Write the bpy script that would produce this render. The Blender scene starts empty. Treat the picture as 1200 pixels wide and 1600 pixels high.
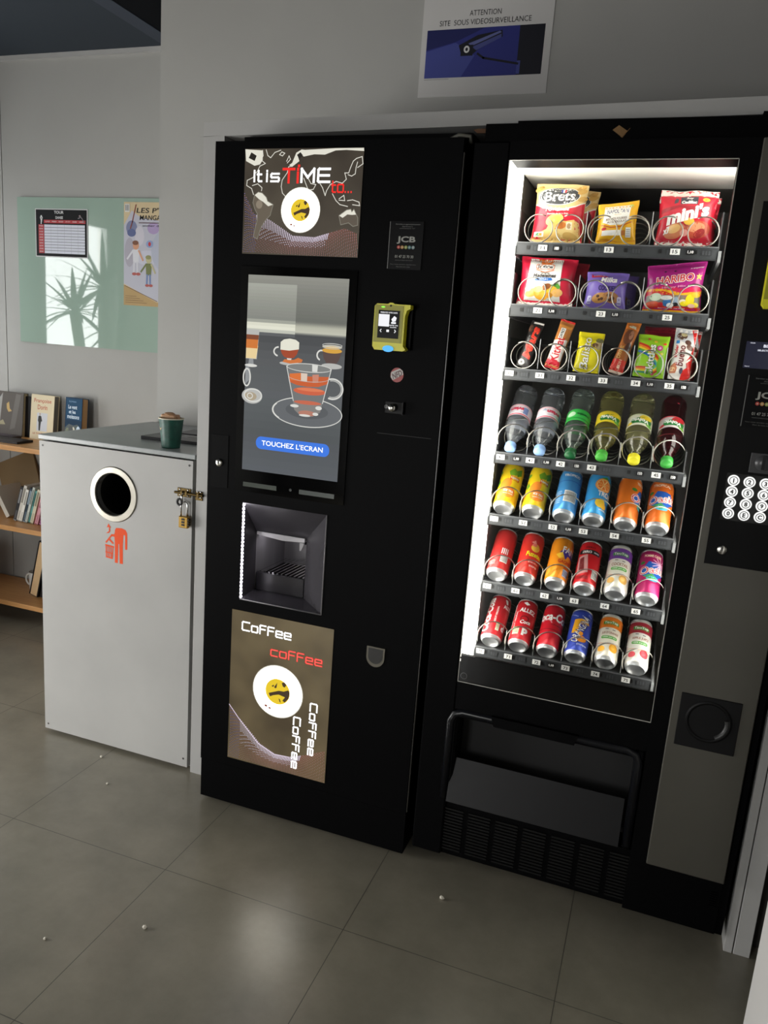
import bpy, math, random
from mathutils import Vector, Matrix, noise
from mathutils.geometry import tessellate_polygon
random.seed(7)
S = bpy.context.scene
COL = S.collection
PI = math.pi

# ------------------------------------------------------------------ camera
CAM_Z, CAM_D = 1.366, 1.809
def make_camera():
    yaw, pitch, roll = 0.33350144, 0.21212646, 0.07382438
    f = Vector((-math.sin(yaw)*math.cos(pitch), math.cos(yaw)*math.cos(pitch), -math.sin(pitch)))
    r = Vector((math.cos(yaw), math.sin(yaw), 0)); u = r.cross(f)
    R = math.cos(roll)*r + math.sin(roll)*u; U = -math.sin(roll)*r + math.cos(roll)*u
    cd = bpy.data.cameras.new('camera'); cd.sensor_fit = 'VERTICAL'; cd.sensor_height = 32
    cd.lens = 1211.784/1600*32; cd.clip_start = .02
    o = bpy.data.objects.new('camera', cd); COL.objects.link(o)
    m = Matrix((R, U, -f)).transposed().to_4x4(); m.translation = (0, -CAM_D, CAM_Z)
    o.matrix_world = m; S.camera = o
make_camera()

# ------------------------------------------------------------------ exposure, world, daylight
S.view_settings.view_transform = 'Standard'; S.view_settings.look = 'None'
S.view_settings.gamma = 1; S.view_settings.use_curve_mapping = False
S.view_settings.exposure = 0.0
S.cycles.use_denoising = True
S.cycles.max_bounces = 10; S.cycles.transparent_max_bounces = 24; S.cycles.transmission_bounces = 8
S.cycles.sample_clamp_indirect = 6
w = bpy.data.worlds.new('overcast_sky'); S.world = w; w.use_nodes = True
nt = w.node_tree; bg = nt.nodes['Background']
bg.inputs[0].default_value = (.80, .90, 1, 1); bg.inputs[1].default_value = 2.2

def area(name, loc, rot, sx, sy, power, col=(1, 1, 1), spread=PI):
    l = bpy.data.lights.new(name, 'AREA'); l.shape = 'RECTANGLE'; l.size = sx; l.size_y = sy
    l.energy = power; l.color = col; l.spread = spread
    o = bpy.data.objects.new(name, l); COL.objects.link(o); o.location = loc; o.rotation_euler = rot
    return o
# daylight entering through the windows (window opening list is shared with the walls below)
LEFT_X, BACK_Y, RIGHT_X, CEIL = -3.3, -4.6, 2.4, 2.47
WIN_LEFT = [(-.16, .45, .75, 1.98), (-1.80, -.60, .04, 1.25), (.63, 1.02, .75, 1.98)]   # y0,y1,z0,z1
WIN_REAR = [(-2.55, -1.25, .04, 1.60)]                             # x0,x1,z0,z1
for (y0, y1, z0, z1), watt in zip(WIN_LEFT, (12, 66, 4)):
    area('window_daylight', (LEFT_X-.11, (y0+y1)/2, (z0+z1)/2), (0, -PI/2, 0), z1-z0, y1-y0, watt, (1, .975, .93))
for x0, x1, z0, z1 in WIN_REAR:
    area('window_daylight', ((x0+x1)/2, BACK_Y-.11, (z0+z1)/2), (PI/2, 0, 0), x1-x0, z1-z0, 66, (1, .975, .93))

# ------------------------------------------------------------------ materials
def lin(c):
    return tuple(((v/255)/12.92 if v <= 10.31 else ((v/255+.055)/1.055)**2.4) for v in c)
MC = {}
def mat(c, rough=.5, metal=0., emit=0., spec=.5, trans=0., ior=1.45, coat=0., alpha=1.):
    """plain surface in an sRGB colour (0-255)"""
    k = (tuple(c), rough, metal, emit, spec, trans, ior, coat, alpha)
    if k in MC: return MC[k]
    m = bpy.data.materials.new('surface_%d' % len(MC)); m.use_nodes = True
    b = m.node_tree.nodes['Principled BSDF']; L = lin(c)+(1,)
    b.inputs['Base Color'].default_value = L if not emit else (.01, .01, .01, 1)
    b.inputs['Roughness'].default_value = rough; b.inputs['Metallic'].default_value = metal
    b.inputs['Specular IOR Level'].default_value = spec
    b.inputs['Transmission Weight'].default_value = trans; b.inputs['IOR'].default_value = ior
    b.inputs['Coat Weight'].default_value = coat; b.inputs['Alpha'].default_value = alpha
    if emit:
        b.inputs['Emission Color'].default_value = L; b.inputs['Emission Strength'].default_value = emit
    MC[k] = m; return m
def noisy(name, c1, c2, scale, rough=.5, detail=6, stretch=(1, 1, 1), bump=0., spec=.5, metal=0., r2=None):
    m = bpy.data.materials.new(name); m.use_nodes = True; n = m.node_tree; b = n.nodes['Principled BSDF']
    tc = n.nodes.new('ShaderNodeTexCoord'); mp = n.nodes.new('ShaderNodeMapping'); mp.inputs['Scale'].default_value = stretch
    nz = n.nodes.new('ShaderNodeTexNoise'); nz.inputs['Scale'].default_value = scale; nz.inputs['Detail'].default_value = detail
    cr = n.nodes.new('ShaderNodeValToRGB'); cr.color_ramp.elements[0].position = .3; cr.color_ramp.elements[1].position = .7
    cr.color_ramp.elements[0].color = lin(c1)+(1,); cr.color_ramp.elements[1].color = lin(c2)+(1,)
    n.links.new(tc.outputs['Object'], mp.inputs[0]); n.links.new(mp.outputs[0], nz.inputs['Vector'])
    n.links.new(nz.outputs['Fac'], cr.inputs[0]); n.links.new(cr.outputs[0], b.inputs['Base Color'])
    b.inputs['Roughness'].default_value = rough; b.inputs['Specular IOR Level'].default_value = spec; b.inputs['Metallic'].default_value = metal
    if r2 is not None:
        mr = n.nodes.new('ShaderNodeMapRange'); mr.inputs[3].default_value = rough; mr.inputs[4].default_value = r2
        mr.inputs[1].default_value = .35; mr.inputs[2].default_value = .65
        n.links.new(nz.outputs['Fac'], mr.inputs[0]); n.links.new(mr.outputs[0], b.inputs['Roughness'])
    if bump:
        bp = n.nodes.new('ShaderNodeBump'); bp.inputs['Strength'].default_value = bump; bp.inputs['Distance'].default_value = .002
        n.links.new(nz.outputs['Fac'], bp.inputs['Height']); n.links.new(bp.outputs[0], b.inputs['Normal'])
    return m
def floor_material():
    m = noisy('floor_vinyl', (114, 110, 97), (142, 136, 121), 5., .29, 12, bump=.06, spec=.95)
    m.node_tree.nodes['Noise Texture'].inputs['Roughness'].default_value = .68
    n = m.node_tree; b = n.nodes['Principled BSDF']; old = b.inputs['Base Color'].links[0].from_socket
    tc = n.nodes.new('ShaderNodeTexCoord'); sp = n.nodes.new('ShaderNodeSeparateXYZ'); n.links.new(tc.outputs['Object'], sp.inputs[0])
    def joint(sock, off):
        a = n.nodes.new('ShaderNodeMath'); a.operation = 'ADD'; a.inputs[1].default_value = off; n.links.new(sock, a.inputs[0])
        p = n.nodes.new('ShaderNodeMath'); p.operation = 'PINGPONG'; p.inputs[1].default_value = .25; n.links.new(a.outputs[0], p.inputs[0])
        l = n.nodes.new('ShaderNodeMath'); l.operation = 'LESS_THAN'; l.inputs[1].default_value = .0010; n.links.new(p.outputs[0], l.inputs[0])
        return l.outputs[0]
    mx = n.nodes.new('ShaderNodeMath'); mx.operation = 'MAXIMUM'
    n.links.new(joint(sp.outputs[0], .545+20), mx.inputs[0]); n.links.new(joint(sp.outputs[1], .309+20), mx.inputs[1])
    mc = n.nodes.new('ShaderNodeMixRGB'); n.links.new(mx.outputs[0], mc.inputs[0]); n.links.new(old, mc.inputs[1])
    mc.inputs[2].default_value = lin((70, 67, 60))+(1,); n.links.new(mc.outputs[0], b.inputs['Base Color'])
    return m
def pane_material(name, tint=(1, 1, 1), refl=1.45, gain=1.0):
    m = bpy.data.materials.new(name); m.use_nodes = True; n = m.node_tree; n.nodes.remove(n.nodes['Principled BSDF'])
    t = n.nodes.new('ShaderNodeBsdfTransparent'); t.inputs[0].default_value = tint+(1,)
    g = n.nodes.new('ShaderNodeBsdfGlossy'); g.inputs['Roughness'].default_value = .01
    f = n.nodes.new('ShaderNodeFresnel'); f.inputs[0].default_value = refl; x = n.nodes.new('ShaderNodeMixShader')
    q = n.nodes.new('ShaderNodeMath'); q.operation = 'MULTIPLY'; q.inputs[1].default_value = gain
    ge = n.nodes.new('ShaderNodeNewGeometry'); mi = n.nodes.new('ShaderNodeMapRange'); mi.inputs[3].default_value = refl; mi.inputs[4].default_value = 1/refl
    n.links.new(ge.outputs['Backfacing'], mi.inputs[0]); n.links.new(mi.outputs[0], f.inputs[0]); n.links.new(f.outputs[0], q.inputs[0]); n.links.new(q.outputs[0], x.inputs[0]); n.links.new(t.outputs[0], x.inputs[1]); n.links.new(g.outputs[0], x.inputs[2])
    n.links.new(x.outputs[0], n.nodes['Material Output'].inputs[0]); return m
def backlit_material(name, c1, c2, strength):
    """printed film with soft mottled brown tones, lit from behind"""
    m = noisy(name, (8, 8, 8), (8, 8, 8), 7, .25, 2); n = m.node_tree; b = n.nodes['Principled BSDF']
    cr = [x for x in n.nodes if x.type == 'VALTORGB'][0]
    cr.color_ramp.elements[0].color = lin(c1)+(1,); cr.color_ramp.elements[1].color = lin(c2)+(1,)
    n.links.new(cr.outputs[0], b.inputs['Emission Color']); b.inputs['Emission Strength'].default_value = strength
    for l in list(b.inputs['Base Color'].links): n.links.remove(l)
    b.inputs['Base Color'].default_value = (.01, .01, .01, 1); return m

WALL = noisy('wall_paint', (162, 161, 157), (167, 166, 162), 3, .62, 3)
FRAME = noisy('painted_panel', (168, 167, 165), (174, 173, 171), 5, .5, 3)
BIN = noisy('painted_metal', (166, 165, 163), (182, 181, 178), 2.2, .5, 5, spec=.3)
BIN_TOP = noisy('worn_metal_top', (150, 154, 155), (166, 170, 170), 6, .3, 5)
FLOOR = floor_material()
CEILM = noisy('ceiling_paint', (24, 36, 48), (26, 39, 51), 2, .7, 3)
OAK = noisy('oak_laminate', (186, 134, 80), (204, 152, 96), 9, .4, 6, (1, 12, 12))
BLACK = mat((7, 7, 8), .5, spec=.05); BLACK2 = mat((5, 5, 6), .45, spec=.07); MATTE = mat((14, 14, 15), .7); GLOSS = mat((6, 6, 7), .06, spec=.3)
GREYP = noisy('dark_anodised', (80, 78, 71), (84, 82, 75), 5, .38, 3, metal=.35)
STEEL = mat((190, 188, 182), .22, 1.); CHROME = mat((215, 215, 215), .12, 1.); ALU = mat((214, 215, 217), .38, .85)
WIRE = mat((150, 147, 140), .28, 1.); BRASS = mat((196, 158, 84), .3, 1.); DBRASS = mat((110, 92, 58), .35, 1.)
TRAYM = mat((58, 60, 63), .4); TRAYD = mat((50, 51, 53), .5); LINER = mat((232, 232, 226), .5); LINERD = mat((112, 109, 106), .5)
WHITE = mat((238, 238, 236), .5); PAPER = mat((225, 225, 222), .7); INK = mat((24, 24, 26), .6)
GLASS = pane_material('clear_pane'); SHOPGLASS = pane_material('vending_pane', (.97, .98, .98), 1.45, .8)

# ------------------------------------------------------------------ mesh builder
class MB:
    def __init__(self): self.v = []; self.f = []; self.m = []; self.ms = []; self.smooth = set()
    def mi(self, m):
        if m not in self.ms: self.ms.append(m)
        return self.ms.index(m)
    def add(self, vs, fs, m, smooth=False):
        o = len(self.v); k = self.mi(m); self.v += [tuple(p) for p in vs]
        for f in fs:
            if smooth: self.smooth.add(len(self.f))
            self.f.append(tuple(i+o for i in f)); self.m.append(k)
        return self
    def box(self, x0, x1, y0, y1, z0, z1, m, bev=0.):
        if bev:
            b = bev; P = [(x0, y0), (x1, y0), (x1, y1), (x0, y1)]
            vs = []
            for z, i in ((z0, b), (z0+b, 0), (z1-b, 0), (z1, b)):
                vs += [(x0+i+b*(i == 0), y0+i, z), (x1-i-b*(i == 0), y0+i, z), (x1-i, y0+i+b*(i == 0), z), (x1-i, y1-i-b*(i == 0), z),
                       (x1-i-b*(i == 0), y1-i, z), (x0+i+b*(i == 0), y1-i, z), (x0+i, y1-i-b*(i == 0), z), (x0+i, y0+i+b*(i == 0), z)]
            fs = [tuple(range(7, -1, -1)), tuple(range(24, 32))]
            for k in range(3):
                for j in range(8): fs.append((k*8+j, k*8+(j+1) % 8, k*8+8+(j+1) % 8, k*8+8+j))
            return self.add(vs, fs, m)
        vs = [(x0, y0, z0), (x1, y0, z0), (x1, y1, z0), (x0, y1, z0), (x0, y0, z1), (x1, y0, z1), (x1, y1, z1), (x0, y1, z1)]
        return self.add(vs, [(3, 2, 1, 0), (4, 5, 6, 7), (0, 1, 5, 4), (1, 2, 6, 5), (2, 3, 7, 6), (3, 0, 4, 7)], m)
    def prism(self, poly, m, lo, hi, axis='y'):
        """polygon in the plane across `axis`, extruded from lo to hi"""
        n = len(poly)
        P = {'y': lambda a, b, c: (a, c, b), 'z': lambda a, b, c: (a, b, c), 'x': lambda a, b, c: (c, a, b)}[axis]
        vs = [P(a, b, lo) for a, b in poly]+[P(a, b, hi) for a, b in poly]
        return self.add(vs, [tuple(range(n)), tuple(range(2*n-1, n-1, -1))]+[(i, i+n, (i+1) % n+n, (i+1) % n) for i in range(n)], m)
    def lathe(self, prof, m, c=(0, 0, 0), axis='z', seg=28, a0=0, a1=2*PI):
        full = abs(a1-a0-2*PI) < 1e-6; vs = []; n = seg if full else seg+1
        for r, h in prof:
            for i in range(n):
                a = a0+(a1-a0)*i/seg; x, y = r*math.cos(a), r*math.sin(a)
                p = {'z': (x, y, h), 'y': (x, h, y), 'x': (h, x, y)}[axis]; vs.append((p[0]+c[0], p[1]+c[1], p[2]+c[2]))
        fs = []
        for k in range(len(prof)-1):
            for i in range(seg):
                j = (i+1) % n if full else i+1
                fs.append((k*n+i, k*n+j, k*n+n+j, k*n+n+i))
        return self.add(vs, fs, m, True)
    def tube(self, pts, r, m, seg=6, closed=False):
        pts = [Vector(p) for p in pts]; n = len(pts); vs = []; up = Vector((.13, .2, .97))
        for i, p in enumerate(pts):
            a = pts[(i-1) % n] if closed or i else p; b = pts[(i+1) % n] if closed or i < n-1 else p
            t = (b-a).normalized()
            if abs(t.dot(up)) > .95: up = Vector((.97, .1, .2))
            s = t.cross(up).normalized(); q = s.cross(t); up = q
            rr = r[i] if isinstance(r, (list, tuple)) else r
            vs += [p+rr*(math.cos(2*PI*k/seg)*s+math.sin(2*PI*k/seg)*q) for k in range(seg)]
        fs = []
        for i in range(n if closed else n-1):
            j = (i+1) % n
            for k in range(seg): fs.append((i*seg+k, i*seg+(k+1) % seg, j*seg+(k+1) % seg, j*seg+k))
        if not closed: fs += [tuple(range(seg-1, -1, -1)), tuple(range((n-1)*seg, n*seg))]
        return self.add(vs, fs, m, True)
    def build(self, name, parent=None, at=None, kind=None):
        """at: world point that becomes the object's origin; children of a thing share the thing's origin"""
        if parent is not None: at = ORIGIN.get(parent.name, (0, 0, 0))
        at = at or (0, 0, 0)
        me = bpy.data.meshes.new(name); me.from_pydata([(p[0]-at[0], p[1]-at[1], p[2]-at[2]) for p in self.v], [], self.f)
        for m in self.ms: me.materials.append(m)
        me.polygons.foreach_set('material_index', self.m)
        if self.smooth: me.polygons.foreach_set('use_smooth', [i in self.smooth for i in range(len(self.f))])
        me.update(); o = bpy.data.objects.new(name, me); COL.objects.link(o)
        if parent is not None: o.parent = parent; ORIGIN[o.name] = at
        else: o.location = at; ORIGIN[o.name] = at
        if kind: o['kind'] = kind
        return o
ORIGIN = {}
def tag(o, label, cat, group=None, kind=None):
    o['label'] = label; o['category'] = cat
    if group: o['group'] = group
    if kind: o['kind'] = kind
    return o
def thing(name, at, label, cat, group=None):
    o = bpy.data.objects.new(name, None); COL.objects.link(o); o.location = at; o.empty_display_size = .05
    ORIGIN[o.name] = tuple(at); return tag(o, label, cat, group)
def copy_tree(o, parent=None):
    c = o.copy(); COL.objects.link(c)
    if parent is not None: c.parent = parent
    for ch in [x for x in S.objects if x.parent == o]: copy_tree(ch, c)
    return c
def structure(name, mb): return mb.build(name, kind='structure')

# ------------------------------------------------------------------ flat artwork: polygons, strokes and lettering mapped onto a surface
TXT = {}
def glyphs(s, bold=0., shear=0.):
    k = (s, bold, shear)
    if k in TXT: return TXT[k]
    c = bpy.data.curves.new('t', 'FONT'); c.body = s; c.offset = bold; c.shear = shear; c.resolution_u = 3; c.fill_mode = 'FRONT'
    o = bpy.data.objects.new('t', c); COL.objects.link(o); dg = bpy.context.evaluated_depsgraph_get()
    me = o.evaluated_get(dg).to_mesh(); me.calc_loop_triangles()
    vs = [(v.co.x, v.co.y) for v in me.vertices]; tr = [tuple(t.vertices) for t in me.loop_triangles]
    o.evaluated_get(dg).to_mesh_clear(); bpy.data.objects.remove(o); bpy.data.curves.remove(c)
    xs = [v[0] for v in vs]; ys = [v[1] for v in vs]; x0, x1, y0, y1 = min(xs), max(xs), min(ys), max(ys)
    TXT[k] = ([((x-x0)/(x1-x0)-.5, (y-y0)/(y1-y0)-.5) for x, y in vs], tr, (x1-x0)/(y1-y0)); return TXT[k]
class Art:
    def __init__(self, scale=.001): self.t = []; self.k = 0; self.s = scale
    def tri(self, a, b, c, m):
        if (b[0]-a[0])*(c[1]-a[1])-(b[1]-a[1])*(c[0]-a[0]) < 0: b, c = c, b
        self.t.append((a, b, c, m, self.k))
    def poly(self, pts, m):
        self.k += 1
        for i in tessellate_polygon([[Vector((p[0], p[1], 0)) for p in pts]]): self.tri(*[pts[j] for j in i], m)
        return self
    def rect(self, u0, v0, u1, v1, m, r=0):
        if not r: return self.poly([(u0, v0), (u1, v0), (u1, v1), (u0, v1)], m)
        p = []
        for cx, cy, a in ((u1-r, v1-r, 0), (u0+r, v1-r, PI/2), (u0+r, v0+r, PI), (u1-r, v0+r, 1.5*PI)):
            p += [(cx+r*math.cos(a+k*PI/10), cy+r*math.sin(a+k*PI/10)) for k in range(6)]
        return self.poly(p, m)
    def ell(self, u, v, ru, rv, m, n=28, rot=0.):
        c, s = math.cos(rot), math.sin(rot)
        P = [(ru*math.cos(2*PI*i/n), rv*math.sin(2*PI*i/n)) for i in range(n)]
        self.k += 1; P = [(u+c*a-s*b, v+s*a+c*b) for a, b in P]
        for i in range(n): self.tri((u, v), P[i], P[(i+1) % n], m)
        return self
    def ring(self, u, v, ru, rv, w, m, n=32, a0=0., a1=2*PI):
        self.k += 1
        for i in range(n):
            a, b = a0+(a1-a0)*i/n, a0+(a1-a0)*(i+1)/n
            A, B = (u+ru*math.cos(a), v+rv*math.sin(a)), (u+ru*math.cos(b), v+rv*math.sin(b))
            C, D = (u+(ru-w)*math.cos(b), v+(rv-w)*math.sin(b)), (u+(ru-w)*math.cos(a), v+(rv-w)*math.sin(a))
            self.tri(A, B, C, m); self.tri(A, C, D, m)
        return self
    def line(self, pts, w, m, closed=False, cap=True):
        self.k += 1; n = len(pts); L = list(zip(pts, pts[1:]))+([(pts[-1], pts[0])] if closed else [])
        for (a, b) in L:
            d = Vector((b[0]-a[0], b[1]-a[1])); l = d.length
            if l < 1e-9: continue
            d /= l; e = d*w/2*(1 if cap else 0); q = Vector((-d.y, d.x))*w/2; a2 = Vector(a)-e; b2 = Vector(b)+e
            P = [tuple(a2-q), tuple(b2-q), tuple(b2+q), tuple(a2+q)]
            self.tri(P[0], P[1], P[2], m); self.tri(P[0], P[2], P[3], m)
        return self
    def text(self, s, u, v, w, h, m, bold=0., shear=0., rot=0., arc=0.):
        """lettering fitted to a w x h box centred at (u,v)"""
        self.k += 1; vs, tr, asp = glyphs(s, bold, shear)
        if w is None: w = h*asp
        c, si = math.cos(rot), math.sin(rot); P = []
        for x, y in vs:
            x, y = x*w, y*h+arc*(.25-x*x)*4; P.append((u+c*x-si*y, v+si*x+c*y))
        for t in tr: self.tri(*[P[i] for i in t], m)
        return self
    def emit(self, B, fn, maxlen=None, base=.0003, step=3e-5):
        s = self.s; groups = {}
        for a, b, c, m, k in self.t:
            st = [(a, b, c)]
            while st:
                a, b, c = st.pop()
                if maxlen:
                    l = [(math.dist(a, b), 0), (math.dist(b, c), 1), (math.dist(c, a), 2)]; l.sort(reverse=True)
                    if l[0][0]*s > maxlen:
                        T = [a, b, c]; i = l[0][1]; p, q, r = T[i], T[(i+1) % 3], T[(i+2) % 3]; mid = ((p[0]+q[0])/2, (p[1]+q[1])/2)
                        st += [(p, mid, r), (mid, q, r)]; continue
                groups.setdefault(m, []).append([fn(x*s, y*s, base+k*step) for x, y in (a, b, c)])
        for m, T in groups.items():
            vs = [p for t in T for p in t]; B.add(vs, [(3*i, 3*i+1, 3*i+2) for i in range(len(T))], m)
        return B
def wallmap(x, y, z): return lambda u, v, h: (x+u, y-h, z+v)           # onto a surface that faces the room

# ================================================================== the room
def wall_run(name, axis, pos, thick, a0, a1, holes, z1=CEIL):
    """straight wall with rectangular openings; pos is the room side, thick points away from the room"""
    B = MB(); lo, hi = min(pos, pos+thick), max(pos, pos+thick)
    def put(p, q, zl, zh):
        if axis == 'x': B.box(lo, hi, p, q, zl, zh, WALL)
        else: B.box(p, q, lo, hi, zl, zh, WALL)
    c = a0
    for p, q, zl, zh in sorted(holes):
        put(c, p, 0, z1); put(p, q, 0, zl); put(p, q, zh, z1); c = q
    put(c, a1, 0, z1); return structure(name, B)
structure('floor', MB().box(LEFT_X-.2, RIGHT_X+.2, BACK_Y-.2, 1.3, -.1, 0, FLOOR))
wall_run('wall_left', 'x', LEFT_X, -.15, BACK_Y, 1.1, WIN_LEFT)
wall_run('wall_front', 'y', BACK_Y, -.15, LEFT_X-.15, RIGHT_X+.15, WIN_REAR)
structure('wall_right', MB().box(RIGHT_X, RIGHT_X+.15, BACK_Y, .70, 0, CEIL, WALL))
structure('wall_back', MB().box(-1.815, RIGHT_X+.15, .70, 1.10, 0, CEIL, WALL))
B = MB().box(LEFT_X-.15, -2.947, 1.10, 1.2, 0, CEIL, WALL); B.box(-2.943, -1.8, 1.10, 1.2, 0, CEIL, WALL)
B.box(-2.947, -2.943, 1.105, 1.2, 0, CEIL, INK); structure('wall_far', B)
structure('trim_1', MB().box(LEFT_X, -1.815, 1.085, 1.10, 2.452, 2.470, FRAME))
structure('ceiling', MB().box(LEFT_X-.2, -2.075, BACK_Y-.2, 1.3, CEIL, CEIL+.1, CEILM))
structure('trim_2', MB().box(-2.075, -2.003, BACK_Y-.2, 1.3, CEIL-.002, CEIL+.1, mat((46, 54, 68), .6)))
structure('recess_shade_panel', MB().box(-2.003, RIGHT_X+.2, BACK_Y-.2, 1.3, CEIL, CEIL+.1, mat((4, 6, 11), .8, spec=.1)))  # flat near-black panel; the darkness of an open recess is in its colour
for i, (a, b, zl, zh) in enumerate(WIN_LEFT+WIN_REAR):
    left = i < len(WIN_LEFT); F = MB(); G = MB()
    def put(B, p, q, z0, z1, d0, d1, m):
        if left: B.box(LEFT_X-d1, LEFT_X-d0, p, q, z0, z1, m)
        else: B.box(p, q, BACK_Y-d1, BACK_Y-d0, z0, z1, m)
    for p, q, z0, z1 in ((a, b, zl, zl+.05), (a, b, zh-.05, zh), (a, a+.05, zl+.05, zh-.05), (b-.05, b, zl+.05, zh-.05)): put(F, p, q, z0, z1, .04, .09, WHITE)
    put(G, a+.05, b-.05, zl+.05, zh-.05, .062, .068, GLASS)
    o = structure('window_%d' % (i+1), F); G.build('pane', o)
    k = MB(); put(k, a-.03, b+.03, zl-.03, zl, -.06, .10, FRAME); k.build('sill', o)

# ------------------------------------------------------------------ painted surround the machines stand in
t = thing('machine_surround', (-.45, .4, 0), 'light grey painted wooden surround framing the two black machines', 'surround')
MB().box(-1.250, -1.186, .11, .698, 0, 1.872, FRAME).build('side_panel', t)
P = [(-1.250, 1.871), (.372, 1.899), (.372, 1.934), (-1.250, 1.906)]
MB().prism(P, FRAME, .11, .698).build('top_panel', t)
MB().box(.314, .333, .012, .698, 0, 1.896, FRAME, .001).box(.3355, .372, .012, .698, 0, 1.896, FRAME, .001).build('side_panel', t)
structure('gap_shade_strip', MB().box(.374, .44, .06, .698, 0, CEIL, mat((58, 57, 54), .6)))  # dark-coloured box standing in for the shaded gap beside the post
d = structure('door_1', MB().box(.311, .352, -1.25, -.345, .012, 2.04, noisy('door_paint', (206, 204, 202), (212, 210, 208), 3, .4, 2)))

# ------------------------------------------------------------------ glass notice board on the far wall and its papers
bd = thing('glass_board', (-2.36, 1.10, 1.24), 'pale green glass notice board mounted on the far wall', 'notice board')
m = mat((158, 180, 167), .04, spec=.9, coat=1.)
MB().box(-2.852, -1.86, 1.089, 1.099, 1.259, 1.893, m).build('glass_sheet', bd)
K = (26, 26, 28)
A = Art(); A.rect(0, 0, 287, 205, mat((205, 205, 205), .5)); A.rect(4, 4, 283, 201, mat((16, 16, 18), .6, spec=.2)); RED = mat((178, 40, 48), .5)
A.rect(48, 144, 275, 158, RED); A.rect(18, 16, 48, 138, RED); A.rect(50, 16, 272, 138, mat((214, 216, 228), .5))
for i in range(1, 10): A.line([(50, 16+12.2*i), (272, 16+12.2*i)], 1.6, INK)
for i in range(1, 6): A.line([(50+37*i, 16), (50+37*i, 138)], .8, mat((150, 150, 160), .5))
WH = mat((222, 222, 222), .5)
A.text('TOUR', 132, 190, 52, 12, WH, .02); A.text('DANSE', 134, 168, 40, 11, WH, .02)
for i, s in enumerate(('LUNDI', 'MARDI', 'MERCREDI', 'JEUDI', 'VENDREDI', 'SAMEDI')): A.text(s, 69+37*i, 151, 24, 5, WH)
for i in range(10): A.text('%dH00' % (9+i), 33, 132-12.1*i, 20, 5, WH)
A.line([(30, 168), (36, 150), (40, 168)], 4, WH); A.ell(35, 172, 4, 5, WH); A.line([(35, 160), (34, 142)], 5, WH)
A.line([(238, 166), (252, 172), (262, 160), (268, 150)], 4, mat((120, 112, 120), .5)); A.ell(246, 176, 5, 4, mat((140, 120, 120), .5))
B = MB().box(-2.749, -2.462, 1.0870, 1.0885, 1.640, 1.845, WH); A.emit(B, wallmap(-2.749, 1.0870, 1.640))
tag(B.build('timetable_sheet', at=(-2.6, 1.087, 1.64)), 'black and red printed timetable sheet stuck on the green glass board', 'notice')
A = Art(); TAN = mat((206, 186, 148), .4); A.rect(0, 0, 400, 424, TAN)
A.poly([(0, 330), (40, 390), (90, 360), (400, 330), (400, 60), (170, 20), (0, 90)], mat((186, 186, 198), .4))
A.poly([(0, 85), (170, 18), (400, -0), (0, 0)], mat((178, 148, 96), .4)); A.line([(5, 82), (172, 22)], 3, mat((110, 84, 56), .4))
for (u, v, ru, rv, c) in ((40, 320, 28, 30, (120, 126, 160)), (80, 288, 24, 40, (200, 196, 206)), (150, 320, 30, 24, (170, 150, 190)), (30, 220, 26, 60, (170, 166, 178)), (120, 200, 60, 30, (196, 196, 210)), (220, 230, 80, 90, (176, 180, 196))): A.ell(u, v, ru, rv, mat(c, .45))
def figure(u, v, s, body, skin, legs, hair):
    A.poly([(u-13*s, v), (u+13*s, v), (u+17*s, v+52*s), (u-16*s, v+52*s)], mat(body, .45)); A.ell(u, v+68*s, 15*s, 17*s, mat(skin, .45)); A.ell(u-2*s, v+78*s, 15*s, 9*s, mat(hair, .45))
    for q in (-8, 7): A.line([(u+q*s, v), (u+q*1.2*s, v-40*s)], 9*s, mat(legs, .45)); A.ell(u+q*1.3*s+3*s, v-44*s, 11*s, 6*s, mat((168, 80, 72), .45))
    A.line([(u-15*s, v+46*s), (u-40*s, v+16*s)], 8*s, mat(body, .45)); A.line([(u+15*s, v+46*s), (u+34*s, v+12*s)], 8*s, mat(skin, .45))
figure(62, 178, 1.05, (214, 214, 220), (206, 150, 116), (206, 206, 214), (120, 74, 48)); figure(128, 128, .95, (110, 118, 66), (186, 180, 138), (112, 132, 176), (140, 140, 90))
A.ell(132, 256, 18, 15, mat((140, 160, 200), .4)); A.ell(132, 256, 7, 9, mat((190, 50, 60), .4)); A.ell(40, 300, 22, 16, mat((86, 96, 140), .4))
A.line([(62, 412), (44, 345), (34, 318)], 5, mat((134, 64, 54), .4)); A.text("LES P'TITS", 163, 391, 196, 21, INK, .012, .1); A.text('MANGAS', 140, 362, 118, 20, INK, .012, .1)
A.line([(78, 341), (390, 341)], 3, mat((80, 44, 40), .4)); A.text('atelier dessin', 160, 330, 130, 8, INK); A.rect(6, 384, 30, 416, PAPER)
for i in range(4): A.line([(10+5*i, 390), (10+5*i, 412)], 2.4, INK)
for i in range(4): A.line([(10, 12+9*i), (120-18*i, 12+9*i)], 2, mat((128, 100, 66), .4))
B = MB().box(-2.272, -1.872, 1.0870, 1.0885, 1.453, 1.877, TAN); A.emit(B, wallmap(-2.272, 1.0870, 1.453))
tag(B.build('workshop_poster', at=(-2.1, 1.087, 1.453)), 'tan drawn poster on the green glass board, cut off by the wall corner', 'poster')

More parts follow.
